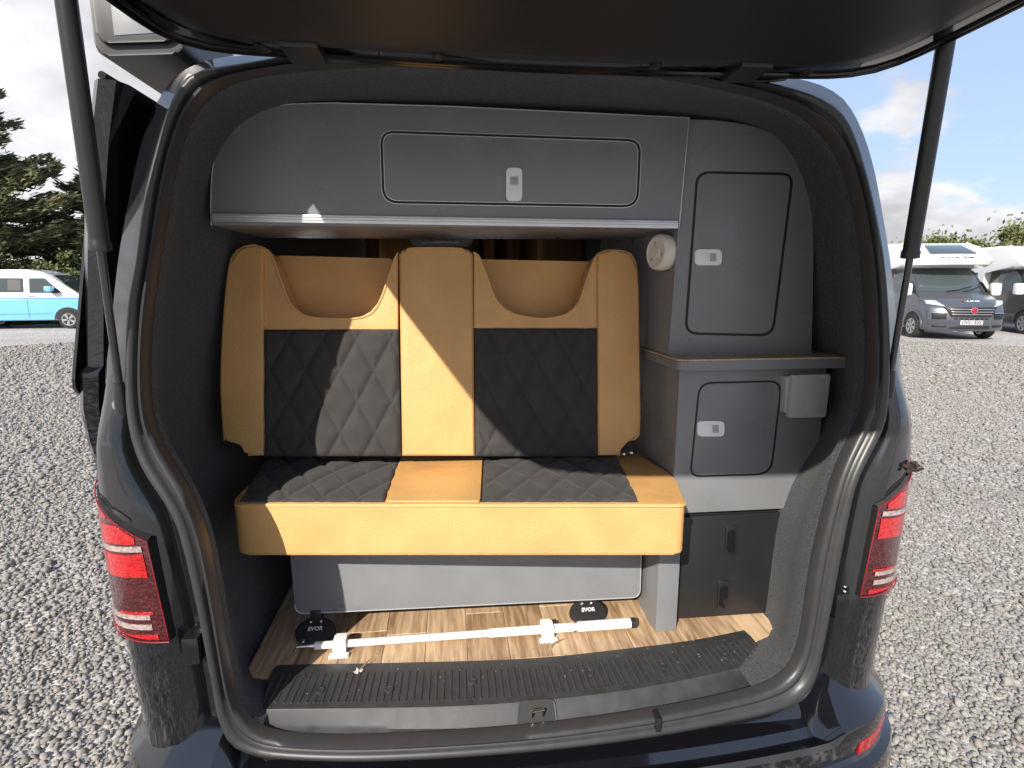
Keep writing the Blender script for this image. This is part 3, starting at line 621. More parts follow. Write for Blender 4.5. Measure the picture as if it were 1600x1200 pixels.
# ------------------------------------------------------------------ bench seat
SN = Vector((0, -math.cos(R(9)), math.sin(R(9)))); SP0 = CAM + (Vector((0, .525, 1.0)) - CAM) * .92
def bk(x, y, o_=0): return atP(x, y, SP0 - SN * -o_ if False else SP0 + SN * o_, SN)
seat = empty('bench_seat', (-.16, .55, .6))
tag(seat, 'tan leather bench seat with black quilted inserts inside the van', 'bench seat')
def open_curve(P, n): return smooth_loop([Vector(p) for p in P], n, False)
cutL = open_curve([(411, 387), (423, 396), (436, 430), (450, 468), (464, 487), (490, 496), (530, 498), (560, 497), (582, 488), (596, 465), (608, 430), (617, 403), (622, 395)], 34)
cutR = open_curve([(740, 394), (748, 400), (760, 430), (775, 468), (795, 488), (835, 497), (860, 497), (888, 490), (904, 474), (919, 430), (929, 404), (934, 397)], 34)
bolL = open_curve([(386, 713), (386, 702), (372, 694), (351, 688)], 8)[:-1] + open_curve([(351, 688), (346, 600), (350, 500), (357, 425), (366, 397), (384, 385), (402, 383), (411, 387)], 26)
bolR = open_curve([(934, 397), (945, 392), (972, 392), (988, 400), (995, 428), (997, 520), (999, 640), (998, 680)], 26) + open_curve([(992, 686), (974, 690), (969, 700), (967, 712)], 6)
midP = open_curve([(623, 397), (633, 388), (680, 386), (727, 388), (739, 396)], 14)
TH = .095
def pad(name, pts, th, material=None, bevel=.008, o_=0): return prism(name, [bk(p[0], p[1], o_) for p in pts], -SN * th, material or M['tan'], seat, bevel, 3)
pad('bolster', [tuple(p) for p in bolL] + [(411, 712)], TH, o_=.012, bevel=.008)
pad('bolster', [tuple(p) for p in bolR] + [(935, 712)], TH, o_=.012, bevel=.008)
pad('shoulder_panel', [tuple(p) for p in cutL] + [(622, 515), (411, 515)], .085, bevel=.005)
pad('shoulder_panel', [tuple(p) for p in cutR] + [(934, 513), (740, 513)], .085, bevel=.005)
pad('centre_panel', [tuple(p) for p in midP] + [(742, 713), (628, 713)], .09, o_=.010, bevel=.012)
for P, nm in ((cutL, 'piping'), (cutR, 'piping'), (bolL[7:], 'piping'), (bolR, 'piping')):
    o_ = .0 if P in (cutL, cutR) else .0
    tube('piping', [bk(p[0], p[1], .001 if P is cutL or P is cutR else .004) for p in P], .0028, M['stitch'], seat, 6)
# the recessed headrest panels behind the cut-outs
for q in ([(432, 399), (614, 404), (614, 540), (432, 540)], [(748, 405), (931, 409), (931, 540), (748, 540)]):
    prism('headrest_panel', [bk(x, y, -.10) for x, y in round_poly(q, 4)], -SN * .05, M['tan'], seat, .012, 3)
def quilt(name, c00, c10, c11, c01, nrm, parent, a0, b0, H=.0055, nu=120, nv=120, ph=(0, 0), bulge=.0):
    U = ((c10 - c00).length + (c11 - c01).length) / 2; V_ = ((c01 - c00).length + (c11 - c10).length) / 2
    P = []; F = []
    for j in range(nv + 1):
        for i in range(nu + 1):
            u = i / nu; v = j / nv; p = c00.lerp(c10, u).lerp(c01.lerp(c11, u), v)
            a = (u * U + ph[0]) / a0 + (v * V_ + ph[1]) / b0; b = (u * U + ph[0]) / a0 - (v * V_ + ph[1]) / b0
            d = min(abs(a - round(a)), abs(b - round(b))); t = min(1, d / .30); h = H * (1 - (1 - t) ** 2.2)
            e = min(u * U, (1 - u) * U, v * V_, (1 - v) * V_); h = h * min(1, e / .02 + .35) - .006 * (1 - min(1, e / .010)) ** 2
            P.append(p + nrm * (h + bulge * math.sin(math.pi * u) * math.sin(math.pi * v)))
    for j in range(nv):
        for i in range(nu): k = j * (nu + 1) + i; F.append((k, k + 1, k + nu + 2, k + nu + 1))
    return mesh(name, P, F, M['suede'], parent, True, 60)
def panelquilt(px4, ph): return quilt('quilted_back', *[bk(x, y, .002) for x, y in px4], SN, seat, .092, .168, H=.009, ph=ph)
panelquilt([(412, 713), (627, 713), (622, 515), (411, 515)], (.03, .02))
panelquilt([(743, 713), (935, 713), (934, 513), (740, 513)], (.01, .05))
prism('back_board', [bk(x, y, -.02) for x, y in ((412, 713), (935, 713), (934, 517), (412, 517))], -SN * .06, M['black'], seat)
# seat cushion
CZ = CAM.z - .545 * .92
def top_(x, y, dz=0): return atZ(x, y, CZ + dz)
fl_, fr_ = top_(361, 788), top_(1071, 788); yf = (fl_.y + fr_.y) / 2; print('cushion', fl_, fr_, top_(985, 715), top_(1060, 748), top_(385, 712))
pl = [Vector((fl_.x, fl_.y, CZ)), Vector((fr_.x + .004, fr_.y, CZ)), Vector((fr_.x + .012, fr_.y + .05, CZ)), Vector((top_(1056, 746).x, top_(1056, 746).y, CZ)), Vector((top_(986, 714).x + .03, .47, CZ)), Vector((fl_.x + .0, .47, CZ)), Vector((fl_.x - .004, fl_.y + .06, CZ))]
plr = [Vector((p[0], p[1], CZ)) for p in round_poly([(p.x, p.y) for p in pl], [.03, .05, .03, .08, .01, .01, .03], 6)]
zb_ = atY(700, 868, yf).z; print('cushion bottom', zb_)
prism('seat_cushion', plr, (0, 0, zb_ - CZ), M['tan'], seat, .016, 4, 'both', ang=50)
UPV = Vector((0, 0, 1))
quilt('quilted_seat', top_(372, 784, .002), top_(602, 784, .002), top_(628, 710, .002), top_(418, 710, .002), UPV, seat, .092, .168, H=.007, ph=(.02, .06), bulge=.006)
quilt('quilted_seat', top_(751, 784, .002), top_(1000, 784, .002), top_(964, 710, .002), top_(755, 710, .002), UPV, seat, .092, .168, H=.007, ph=(.06, .02), bulge=.006)
cpan = [top_(x, y, .001) for x, y in round_poly([(604, 786), (750, 786), (754, 711), (629, 711)], 3)]
prism('seat_centre_panel', cpan, (0, 0, .006), M['tan'], seat, .004, 2, 'both')
tube('seat_piping', [Vector((p.x, p.y, p.z - .004)) + Vector((0, -.003 if p.y < yf + .03 else 0, 0)) for p in plr[3:26]], .0024, M['stitch'], seat, 6)
box('seat_frame', (fl_.x + .16, fr_.x - .10), (.42, .90), (.62, zb_ - .004), M['black'], seat)
pn = [atY(x, y, .315) for x, y in round_poly([(452, 850), (1002, 850), (1000, 933), (462, 959)], [2, 2, 14, 14])]
prism('front_panel', pn, (0, .018, 0), M['grey'], seat, .002)
tube('panel_edging', [p + Vector((0, -.001, 0)) for p in pn[11:]], .0016, M['alu'], seat, 6)
for x, y in ((985, 707), (973, 709)): lathe('hinge_bolt', [(.006, 0), (.006, .012), (.003, .014)], atY(x, y, .43), (0, -1, .2), M['steel'], seat, 10)
# floor mounts with lettering
M['letter'] = mat('pale_lettering', (.72, .72, .72), .5)
for (cx_, cy_), (wx, wy) in (((492, 985), (30, 22)), ((919, 955), (27, 20))):
    nrm = Vector((0, -.62, .78)).normalized(); c = atZ(cx_, cy_, .622); ux = Vector((1, 0, 0)); uy = nrm.cross(ux)
    outl = []
    for k in range(28):
        a = 2 * math.pi * k / 28; rr = 1.0 - .10 * (math.cos(2 * a) < -.3) ; outl.append(c + ux * math.cos(a) * .052 + uy * math.sin(a) * .040 * (1 if math.sin(a) < 0 else .92))
    mt = prism('floor_mount', outl, -nrm * .02, M['black'], seat, .006, 3)
    box('mount_hinge', (c.x - .014, c.x + .014), (c.y + .015, c.y + .05), (c.z + .012, c.z + .046), M['black'], mt, .003)
    for k in (-1, 1): lathe('mount_bolt', [(.0042, 0), (.0042, .005), (.002, .006)], c + ux * k * .0135 + uy * .023, nrm, M['steel'], mt, 10)
    lathe('mount_bolt', [(.005, 0), (.005, .004), (.002, .005)], c - ux * .026 - uy * .026, nrm, M['steel'], mt, 10)
    text_mesh('lettering', 'EVOR', c + uy * .004 + nrm * .0008, ux, uy, .0105, M['letter'], mt, slant=.15, width=.038)
    box('mount_bracket', (c.x - .045, c.x + .015), (c.y + .05, c.y + .075), (c.z + .024, c.z + .036), M['alu'], mt, .002)

# ------------------------------------------------------------------ fitted furniture
def latch(parent, cx_, cy_, w, h, Y, vertical):
    pr = [atY(x, y, Y) for x, y in round_poly([(cx_ - w, cy_ - h), (cx_ + w, cy_ - h), (cx_ + w, cy_ + h), (cx_ - w, cy_ + h)], min(w, h) * .55, 6)]
    o = prism('latch', pr, (0, .006, 0), M['white'], parent, .0018, 3)
    def rc(a0, a1, b0, b1, dy, m_, nm, th=.004):
        return prism(nm, [atY(cx_ + x, cy_ + y, Y + dy) for x, y in ((a0, b0), (a1, b0), (a1, b1), (a0, b1))], (0, th, 0), m_, o, .0006)
    if vertical: rc(-w * .52, w * .52, -h * .48, 0, -.0006, M['socket'], 'finger_recess', .002); rc(-w * .52, w * .52, h * .02, h * .68, -.0022, M['white'], 'slider')
    else: s = 1; rc(w * .12, w * .58, -h * .52, h * .52, -.0006, M['socket'], 'finger_recess', .002); rc(-w * .5, w * .08, -h * .52, h * .52, -.0022, M['white'], 'slider')
    return o
def cupboard_door(parent, poly, rad, Y, edging=None, gap=3.2):
    P = round_poly(poly, rad, 7); c = sum((Vector(p) for p in P), Vector((0, 0))) / len(P)
    prism('door_gap', [atY(p[0], p[1], Y - .0007) for p in P], (0, .004, 0), M['groove'], parent)
    ins = []
    for i in range(len(P)):
        t = (Vector(P[(i + 1) % len(P)]) - Vector(P[i - 1])).normalized(); n = Vector((-t.y, t.x)); n = n if n.dot(c - Vector(P[i])) > 0 else -n; ins.append(Vector(P[i]) + n * gap)
    d = prism('door', [atY(p[0], p[1], Y - .0032) for p in ins], (0, .006, 0), M['grey'], parent, .0016, 2)
    if edging:
        loopo = [atY(p[0], p[1], Y - .0012) for p in P]; tube('door_edging', loopo, .0011, edging, d, 6, closed=True)
        loopi = [atY(p[0], p[1], Y - .0036) for p in ins]; tube('door_edging', loopi, .0010, edging, d, 6, closed=True)
    return d
# overhead cupboard
OY = .29
oc = empty('overhead_cupboard', (-.17, .45, 1.68)); tag(oc, 'long grey overhead cupboard with white latch above the bench seat', 'cupboard')
oface = [(330, 352)] + [tuple(p) for p in open_curve([(329, 320), (332, 265), (343, 218), (365, 188), (400, 171), (450, 163), (520, 161)], 20)] + [(700, 166), (1077, 184), (1061, 357)]
prism('carcass', [atY(x, y, OY) for x, y in oface], (0, .36, 0), M['grey'], oc, .0015)
tube('face_edging', [atY(x, y, OY - .0006) for x, y in oface], .0013, M['alu'], oc, 6, closed=False)
tube('face_edging', [atY(1077, 184, OY - .0006), atY(1061, 352, OY - .0006)], .0013, M['alu'], oc, 6)
dtrim = prism('light_trim', [atY(x, y, OY - .010) for x, y in ((331, 333), (1060, 345), (1060, 357), (331, 346))], (0, .010, 0), M['alu'], oc, .0015)
for k in (.3, .62): tube('trim_ridge', [atY(331, 333 + 13 * k, OY - .010), atY(1060, 345 + 12 * k, OY - .010)], .0014, M['alu'], dtrim, 6)
cupboard_door(oc, [(593, 203), (1003, 217), (998, 325), (597, 318)], [24, 24, 26, 26], OY, M['alu'], 5.0)
latch(oc, 803.5, 288, 12.5, 26, OY - .0075, True)
# tall cupboard on the right
TY = .30
tc_ = empty('tall_cupboard', (.6, .6, 1.32)); tag(tc_, 'grey tall cupboard with slanted door standing on the worktop', 'cupboard')
tface = [(1077, 186)] + [tuple(p) for p in open_curve([(1120, 188), (1175, 197), (1220, 215), (1250, 250), (1266, 300), (1271, 380)], 16)] + [(1270, 470), (1268, 560), (1044, 560), (1060, 352)]
prism('carcass', [atY(x, y, TY) for x, y in tface], (0, .75, 0), M['grey'], tc_, .0015)
cupboard_door(tc_, [(1088, 267), (1241, 270), (1209, 526), (1069, 523)], [22, 20, 22, 22], TY, None, 4.0)
latch(tc_, 1107, 402, 21, 12.5, TY - .0075, False)
# lower unit
LY = .255
ku = empty('kitchen_unit', (.6, .5, .6)); tag(ku, 'grey low kitchen unit with oak worktop on the right of the seat', 'kitchen unit')
p0, p1 = atY(1062, 575, LY), atY(1318, 575, LY); zt_ = p0.z; p2 = atY(1086, 801, LY)
box('carcass', (p0.x, .80), (LY, 1.5), (p2.z, zt_), M['grey'], ku, .002)
box('base_carcass', (p0.x + .03, .74), (LY + .06, 1.5), (.602, p2.z - .002), M['black'], ku, .002)
pe = atZ(1024, 988, .6); pe2 = atZ(1056, 985, .6)
box('end_panel', (pe.x, pe2.x), (pe.y, .95), (.6005, p2.z + .012), M['grey'], ku, .002)
wt = round_poly([(p0.x - .022, LY - .040), (.845, LY - .030), (.845, 1.5), (p0.x - .022, 1.5)], [.03, .01, 0, 0])
prism('worktop', [Vector((x, y, zt_ + .0265)) for x, y in wt], (0, 0, -.004), M['worktop'], ku, 0)
prism('worktop_edge', [Vector((x, y, zt_ + .022)) for x, y in wt], (0, 0, -.024), M['grey'], ku, .004, 3, 'both')
cupboard_door(ku, [(1092, 597), (1223, 594), (1206, 742), (1077, 746)], [22, 22, 24, 18], LY, None, 3.0)
latch(ku, 1111, 670, 21, 12, LY - .0075, False)
# black drawer box under the unit
db = empty('drawer_box', (.57, .4, .6)); tag(db, 'black locker front with two vertical latches at floor level', 'locker')
DY = .262
q0, q1, q2 = atY(1070, 808, DY), atY(1222, 806, DY), atY(1066, 971, DY)
box('locker_front', (q0.x - .006, .735), (DY, DY + .045), (.606, q0.z), M['black'], db, .004, 3)
box('shadow_gap', (q0.x - .006, .735), (DY + .01, DY + .05), (q0.z, q0.z + .02), M['groove'], db, 0)
for cx_, cy_ in ((1144, 844), (1132, 931)):
    pr = [atY(cx_ + x, cy_ + y, DY - .005) for x, y in round_poly([(-9, -23), (10, -23), (8, 23), (-11, 23)], 5)]
    l_ = prism('locker_latch', pr, (0, .006, 0), M['black'], db, .002, 2)
    prism('latch_tongue', [atY(cx_ + x, cy_ + y, DY - .011) for x, y in round_poly([(-5, -14), (6, -14), (4, 19), (-7, 19)], 4)], (0, .008, 0), M['blackgloss'], l_, .002, 2)
# mains socket box
sk = empty('socket_box', atY(1262, 655, LY)); tag(sk, 'small grey lidded socket box under the worktop edge', 'socket')
prism('box_body', [atY(x, y, LY - .022) for x, y in round_poly([(1228, 588), (1297, 586), (1289, 648), (1226, 646)], 3)], (0, .022, 0), M['socket'], sk, .003, 2)
lid = prism('lid', [atY(x, y, LY - .034) for x, y in round_poly([(1238, 586), (1298, 585), (1290, 652), (1232, 653)], 3)], (0, .011, 0), M['socket'], sk, .003, 2)
prism('lid_panel', [atY(x, y, LY - .0352) for x, y in round_poly([(1262, 622), (1283, 621), (1279, 645), (1259, 646)], 2)], (0, .002, 0), M['socket'], lid, .0006)
for x in (1242, 1290): prism('hinge_lug', [atY(x + a, 589 + b, LY - .036) for a, b in ((-5, -3), (5, -3), (5, 3), (-5, 3))], (0, .004, 0), M['socket'], lid, .001)
# round cream unit on the side of the tall cupboard
sx_ = atY(1058, 360, TY).x - .001
fc = atX(1044, 395, sx_); fa = Vector((-1, -.30, .02)).normalized()
fan = empty('smoke_alarm', fc); tag(fan, 'round cream plastic smoke alarm on the cupboard side below the trim', 'smoke alarm')
r_ = .0465
lathe('alarm_body', [(r_ * .9, -.012), (r_, 0), (r_, .030), (r_ * .95, .037), (r_ * .80, .041), (r_ * .76, .039), (r_ * .3, .038), (r_ * .28, .042), (.001, .042)], fc, fa, M['beige'], fan, 40)
bmg = bmesh.new(); u = fa.orthogonal().normalized(); w = fa.cross(u)
for k in range(40):
    a = 2 * math.pi * k / 40; d = u * math.cos(a) + w * math.sin(a); e = w * math.cos(a) - u * math.sin(a); c = fc + fa * .006 + d * (r_ - .0005)
    prism_bm([c - e * .0011 - fa * .004, c + e * .0011 - fa * .004, c + e * .0011 + fa * .004, c - e * .0011 + fa * .004], d * .0012, bm=bmg)
bmobj('vent_slots', bmg, M['groove'], fan)
for k in range(3): a = k * 2.1 + .5; d = u * math.cos(a) + w * math.sin(a); box_c = fc + fa * .0385 + d * r_ * .52; lathe('sounder_hole', [(.004, 0), (.004, .0012), (.0005, .0013)], box_c, fa, M['socket'], fan, 8)

# ------------------------------------------------------------------ things on the floor
po = empty('table_leg', atZ(730, 995, .6)); tag(po, 'white telescopic table leg lying on the wood floor', 'table leg')
A = atZ(492, 1009, .620); B = atZ(990, 973, .620); ax = (B - A).normalized()
P1 = A.lerp(B, .55); P2 = A.lerp(B, .80); P3 = A.lerp(B, .815)
tube('inner_tube', [A, P1], .0095, M['whitepaint'], po, 16); tube('outer_tube', [A.lerp(B, .53), P2], .0118, M['whitepaint'], po, 16); tube('middle_tube', [P2 - ax * .05, P3 + ax * .02], .0095, M['whitepaint'], po, 16)
tube('end_sleeve', [P3, B - ax * .01], .0135, M['whitepaint'], po, 18); tube('rubber_foot', [B - ax * .01, B + ax * .004, B + ax * .006], [.0138, .0138, .010], M['black'], po, 18)
tube('tip', [A - ax * .045, A - ax * .012, A - ax * .012, A], [.0045, .0045, .0075, .0075], M['steel'], po, 12)
tube('hook', [A - ax * .043, A - ax * .047 + Vector((-.004, -.006, -.012))], .003, M['steel'], po, 8)
for f_ in (.075, .715):
    c = A.lerp(B, f_); fx = ax; fy = Vector((-ax.y, ax.x, 0))
    def cl(a0, a1, b0, b1, z0, z1, nm, par): return prism(nm, [c + fx * a + fy * b + Vector((0, 0, z1 - .02)) for a, b in ((a0, b0), (a1, b0), (a1, b1), (a0, b1))], (0, 0, z0 - z1), M['whitepaint'], par, .0015, 2)
    k_ = cl(-.016, .016, -.017, .017, .004, .036, 'clamp', po); cl(-.024, .024, -.031, -.016, .0005, .007, 'clamp_foot', k_); cl(-.013, .013, .012, .026, .022, .034, 'clamp_tab', k_)
for (x, y), lb in (((560, 1051), 'dry brown twig lying across the sill plate edge'), ((856, 1013), 'small dry sprig lying on the wood floor near the table leg')):
    c = atZ(x, y, .606); tw = empty('twig', c); tag(tw, lb, 'twig')
    d = Vector((.032, .052, .002)) if x < 700 else Vector((.05, .03, .002))
    tube('stem', [c + Vector((0, 0, .003)), c + d * .5 + Vector((0, 0, .006)), c + d * .9 + Vector((0, 0, .003))], [.0022, .0018, .0007], M['twig'], tw, 6)
    bmt = bmesh.new()
    for k in range(5):
        a = random.uniform(0, 6.28); v = Vector((math.cos(a), math.sin(a), .3)) * .012; n = Vector((-v.y, v.x, 0)) * .35
        prism_bm([c + Vector((0, 0, .003)), c + v * .5 + n, c + v + Vector((0, 0, .002)), c + v * .5 - n], (0, 0, .0006), bm=bmt)
    bmobj('leaflet', bmt, M['beige'] if x < 700 else M['twig'], tw)
bms = bmesh.new(); c = Vector((.850, .008, 1.112))
for k in range(46):
    p = c + Vector((random.gauss(0, .010), random.gauss(0, .007), abs(random.gauss(0, .008)))); bmesh.ops.create_icosphere(bms, subdivisions=1, radius=random.uniform(.003, .009), matrix=Matrix.Translation(p) @ Matrix.Rotation(random.uniform(0, 3), 4, 'X') @ Matrix.Diagonal((1, .7, .5, 1)))
so = bmobj('soil_clump', bms, M['soil'], smooth=False); tag(so, 'dark clump of soil and moss on top of the right tail lamp', 'soil', kind='stuff')

bmg = bmesh.new(); rg = random.Random(5)
for k in range(150):
    x_ = rg.uniform(430, 1190); y_ = rg.uniform(1000, 1100) if k % 3 else rg.uniform(970, 1050)
    p = atZ(x_, y_, .6015 if y_ < 1035 else .6065)
    if not (.06 < p.y < .36 and -.62 < p.x < .60): continue
    if y_ < 1050 and p.y < .19: p.z = .607
    bmesh.ops.create_icosphere(bmg, subdivisions=1, radius=rg.uniform(.0006, .0020), matrix=Matrix.Translation(p) @ Matrix.Diagonal((1, 1, .5, 1)))
gr = bmobj('grit', bmg, M['stone'], smooth=False); tag(gr, 'scattered pale grit on the sill plate and floor', 'grit', kind='stuff')

# ------------------------------------------------------------------ deeper in the van: cab seats, cab curtain, mirror
M['curtain'] = mat('brown_curtain', (.20, .11, .05), .85)
cx_pts = [(-.70 + 1.4 * k / 70, 2.55 + .018 * math.sin(k * .9) + .008 * math.sin(k * 2.3)) for k in range(71)]
cu_o = loft('curtain', [[Vector((x, y, 1.2)) for x, y in cx_pts], [Vector((x, y + .01, 1.94)) for x, y in cx_pts]], M['curtain'], None, closed=False); tag(cu_o, 'brown curtain hanging across the cab behind the bench seat', 'curtain')
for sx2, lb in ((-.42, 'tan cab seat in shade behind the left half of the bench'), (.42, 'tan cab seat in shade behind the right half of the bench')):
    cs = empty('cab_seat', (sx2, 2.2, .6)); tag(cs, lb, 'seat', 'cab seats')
    box('seat_base', (sx2 - .24, sx2 + .24), (2.0, 2.5), (.62, 1.02), M['seatshade'], cs, .05, 4); box('backrest', (sx2 - .24, sx2 + .24), (1.92, 2.04), (.95, 1.56), M['seatshade'], cs, .05, 4); box('headrest', (sx2 - .13, sx2 + .13), (1.93, 2.03), (1.60, 1.80), M['seatshade'], cs, .04, 4)
rm = empty('roof_lamp', atY(690, 378, .95)); tag(rm, 'small grey interior lamp glimpsed above the centre of the backrest', 'lamp')
prism('lamp_case', [atY(x, y, .95) for x, y in round_poly([(636, 364), (742, 364), (736, 384), (644, 384)], 6)], (0, .03, 0), M['socket'], rm, .003)
prism('lamp_lens', [atY(x, y, .947) for x, y in round_poly([(658, 372), (722, 372), (719, 381), (661, 381)], 4)], (0, .004, 0), M['clear'], rm, .001)

# ------------------------------------------------------------------ background vehicles
M['vwhite'] = mat('white_vehicle_paint', (.78, .78, .77), .25, coat=.6); M['vblue'] = mat('sky_blue_paint', (.16, .44, .72), .25, coat=.6); M['vgrey'] = mat('slate_metallic_paint', (.085, .095, .112), .28, metal=.35, coat=.8)
M['vblack'] = mat('black_vehicle_paint', (.014, .016, .018), .25, coat=.8); M['vglass'] = mat('vehicle_glass', (.045, .06, .062), .05, coat=1); M['plate'] = mat('plate_white', (.55, .55, .54), .5); M['badge'] = mat('red_badge', (.32, .015, .02), .3); M['vtrim'] = mat('black_trim', (.012, .012, .013), .5); M['lampglass'] = mat('headlamp_glass', (.55, .58, .62), .1, coat=1)
def profile_body(name, prof, hwf, material, parent, bevel=.05):
    bm = bmesh.new(); A_ = [bm.verts.new((x, hwf(z), z)) for x, z in prof]; B_ = [bm.verts.new((x, -hwf(z), z)) for x, z in prof]
    f0 = bm.faces.new(A_); f1 = bm.faces.new(B_[::-1]); n = len(prof)
    for i in range(n): bm.faces.new((A_[i], B_[i], B_[(i + 1) % n], A_[(i + 1) % n]))
    if bevel: bmesh.ops.bevel(bm, geom=list(f0.edges) + list(f1.edges), offset=bevel, segments=3, profile=.55, affect='EDGES', clamp_overlap=True)
    return bmobj(name, bm, material, parent, local=True, ang=40)
def side_panel(name, P, hwf, sg, material, parent, proud=.012, r=.04, th=.03):
    return prism(name, [Vector((x, sg * (hwf(z) + proud), z)) for x, z in round_poly(P, r, 4)], (0, -sg * th, 0), material, parent, local=True)
def lbox(name, x, y, z, m_, par, bevel=.01): return box(name, x, y, z, m_, par, bevel, local=True)

def blue_van():
    c = atZ(113, 513, 0); v = empty('parked_camper', (0, 0, 0), R(7))
    v.location = c - Matrix.Rotation(R(7), 3, 'Z') @ Vector((1.55, -.80, 0))
    tag(v, 'two tone sky blue and white camper van parked below the conifers', 'van')
    h = lambda z: .93 if z < 1.06 else .93 - .17 * (z - 1.06) / .9
    profile_body('lower_body', [(-2.38, .36), (-2.42, 1.055), (2.28, 1.055), (2.42, .85), (2.47, .55), (2.42, .30), (-2.2, .30)], h, M['vblue'], v, .04)
    profile_body('upper_body', [(-2.42, 1.06), (-2.33, 1.70), (-2.15, 1.92), (.75, 1.95), (1.05, 1.89), (1.80, 1.24), (2.28, 1.06)], h, M['vwhite'], v, .05)
    profile_body('raised_roof', [(-2.1, 1.93), (-1.98, 2.03), (.4, 2.05), (.95, 1.93)], lambda z: .70, M['vwhite'], v, .03)
    for sg in (-1, 1):
        side_panel('side_window', [(-2.15, 1.27), (-.95, 1.27), (-.95, 1.76), (-2.05, 1.76)], h, sg, M['vglass'], v); w = side_panel('side_window', [(-.85, 1.27), (.28, 1.27), (.28, 1.76), (-.85, 1.76)], h, sg, M['vglass'], v)
        side_panel('sliding_pane', [(-.18, 1.33), (.20, 1.33), (.20, 1.70), (-.18, 1.70)], h, sg, M['vtrim'], w, .018, .02, .006)
        side_panel('door_window', [(.45, 1.25), (1.42, 1.25), (.92, 1.76), (.45, 1.76)], h, sg, M['vglass'], v)
        side_panel('door_handle', [(.42, 1.13), (.60, 1.13), (.60, 1.16), (.42, 1.16)], h, sg, M['vtrim'], v, .02, .01)
        side_panel('door_line', [(.36, .42), (.372, .42), (.372, 1.05), (.36, 1.05)], h, sg, M['vtrim'], v, .003, 0, .006)
        side_panel('sill_line', [(-1.0, .52), (1.05, .52), (1.05, .532), (-1.0, .532)], h, sg, M['vtrim'], v, .003, 0, .006)
        mi = lbox('mirror', (1.02, 1.24), (sg * .93, sg * 1.20) if sg > 0 else (-1.20, -.93), (1.30, 1.48), M['vblue'], v, .05); lbox('mirror_arm', (1.15, 1.3), (sg * .84, sg * .95) if sg > 0 else (-.95, -.84), (1.24, 1.36), M['vtrim'], v)
        for x in (-1.45, 1.55):
            side_panel('wheel_arch', [(x + .44 * math.cos(a * math.pi / 10), .33 + .42 * math.sin(a * math.pi / 10)) for a in range(11)], h, sg, M['vtrim'], v, .004, 0, .2)
            wheel(v, x, sg * .85, .325, .325, .23, (0, 1, 0), True)
    mesh('windscreen', [(1.10, -.66, 1.865), (1.10, .66, 1.865), (1.80, .76, 1.27), (1.80, -.76, 1.27)], [(0, 1, 2, 3)], M['vglass'], v, local=True).location = (.012, 0, .014)
    lbox('front_bumper', (2.36, 2.50), (-.88, .88), (.30, .52), M['vblue'], v, .04)
    for sg in (-1, 1): lbox('headlamp', (2.30, 2.445), (sg * .62 - .17, sg * .62 + .17), (.78, .97), M['lampglass'], v, .03)
blue_van()

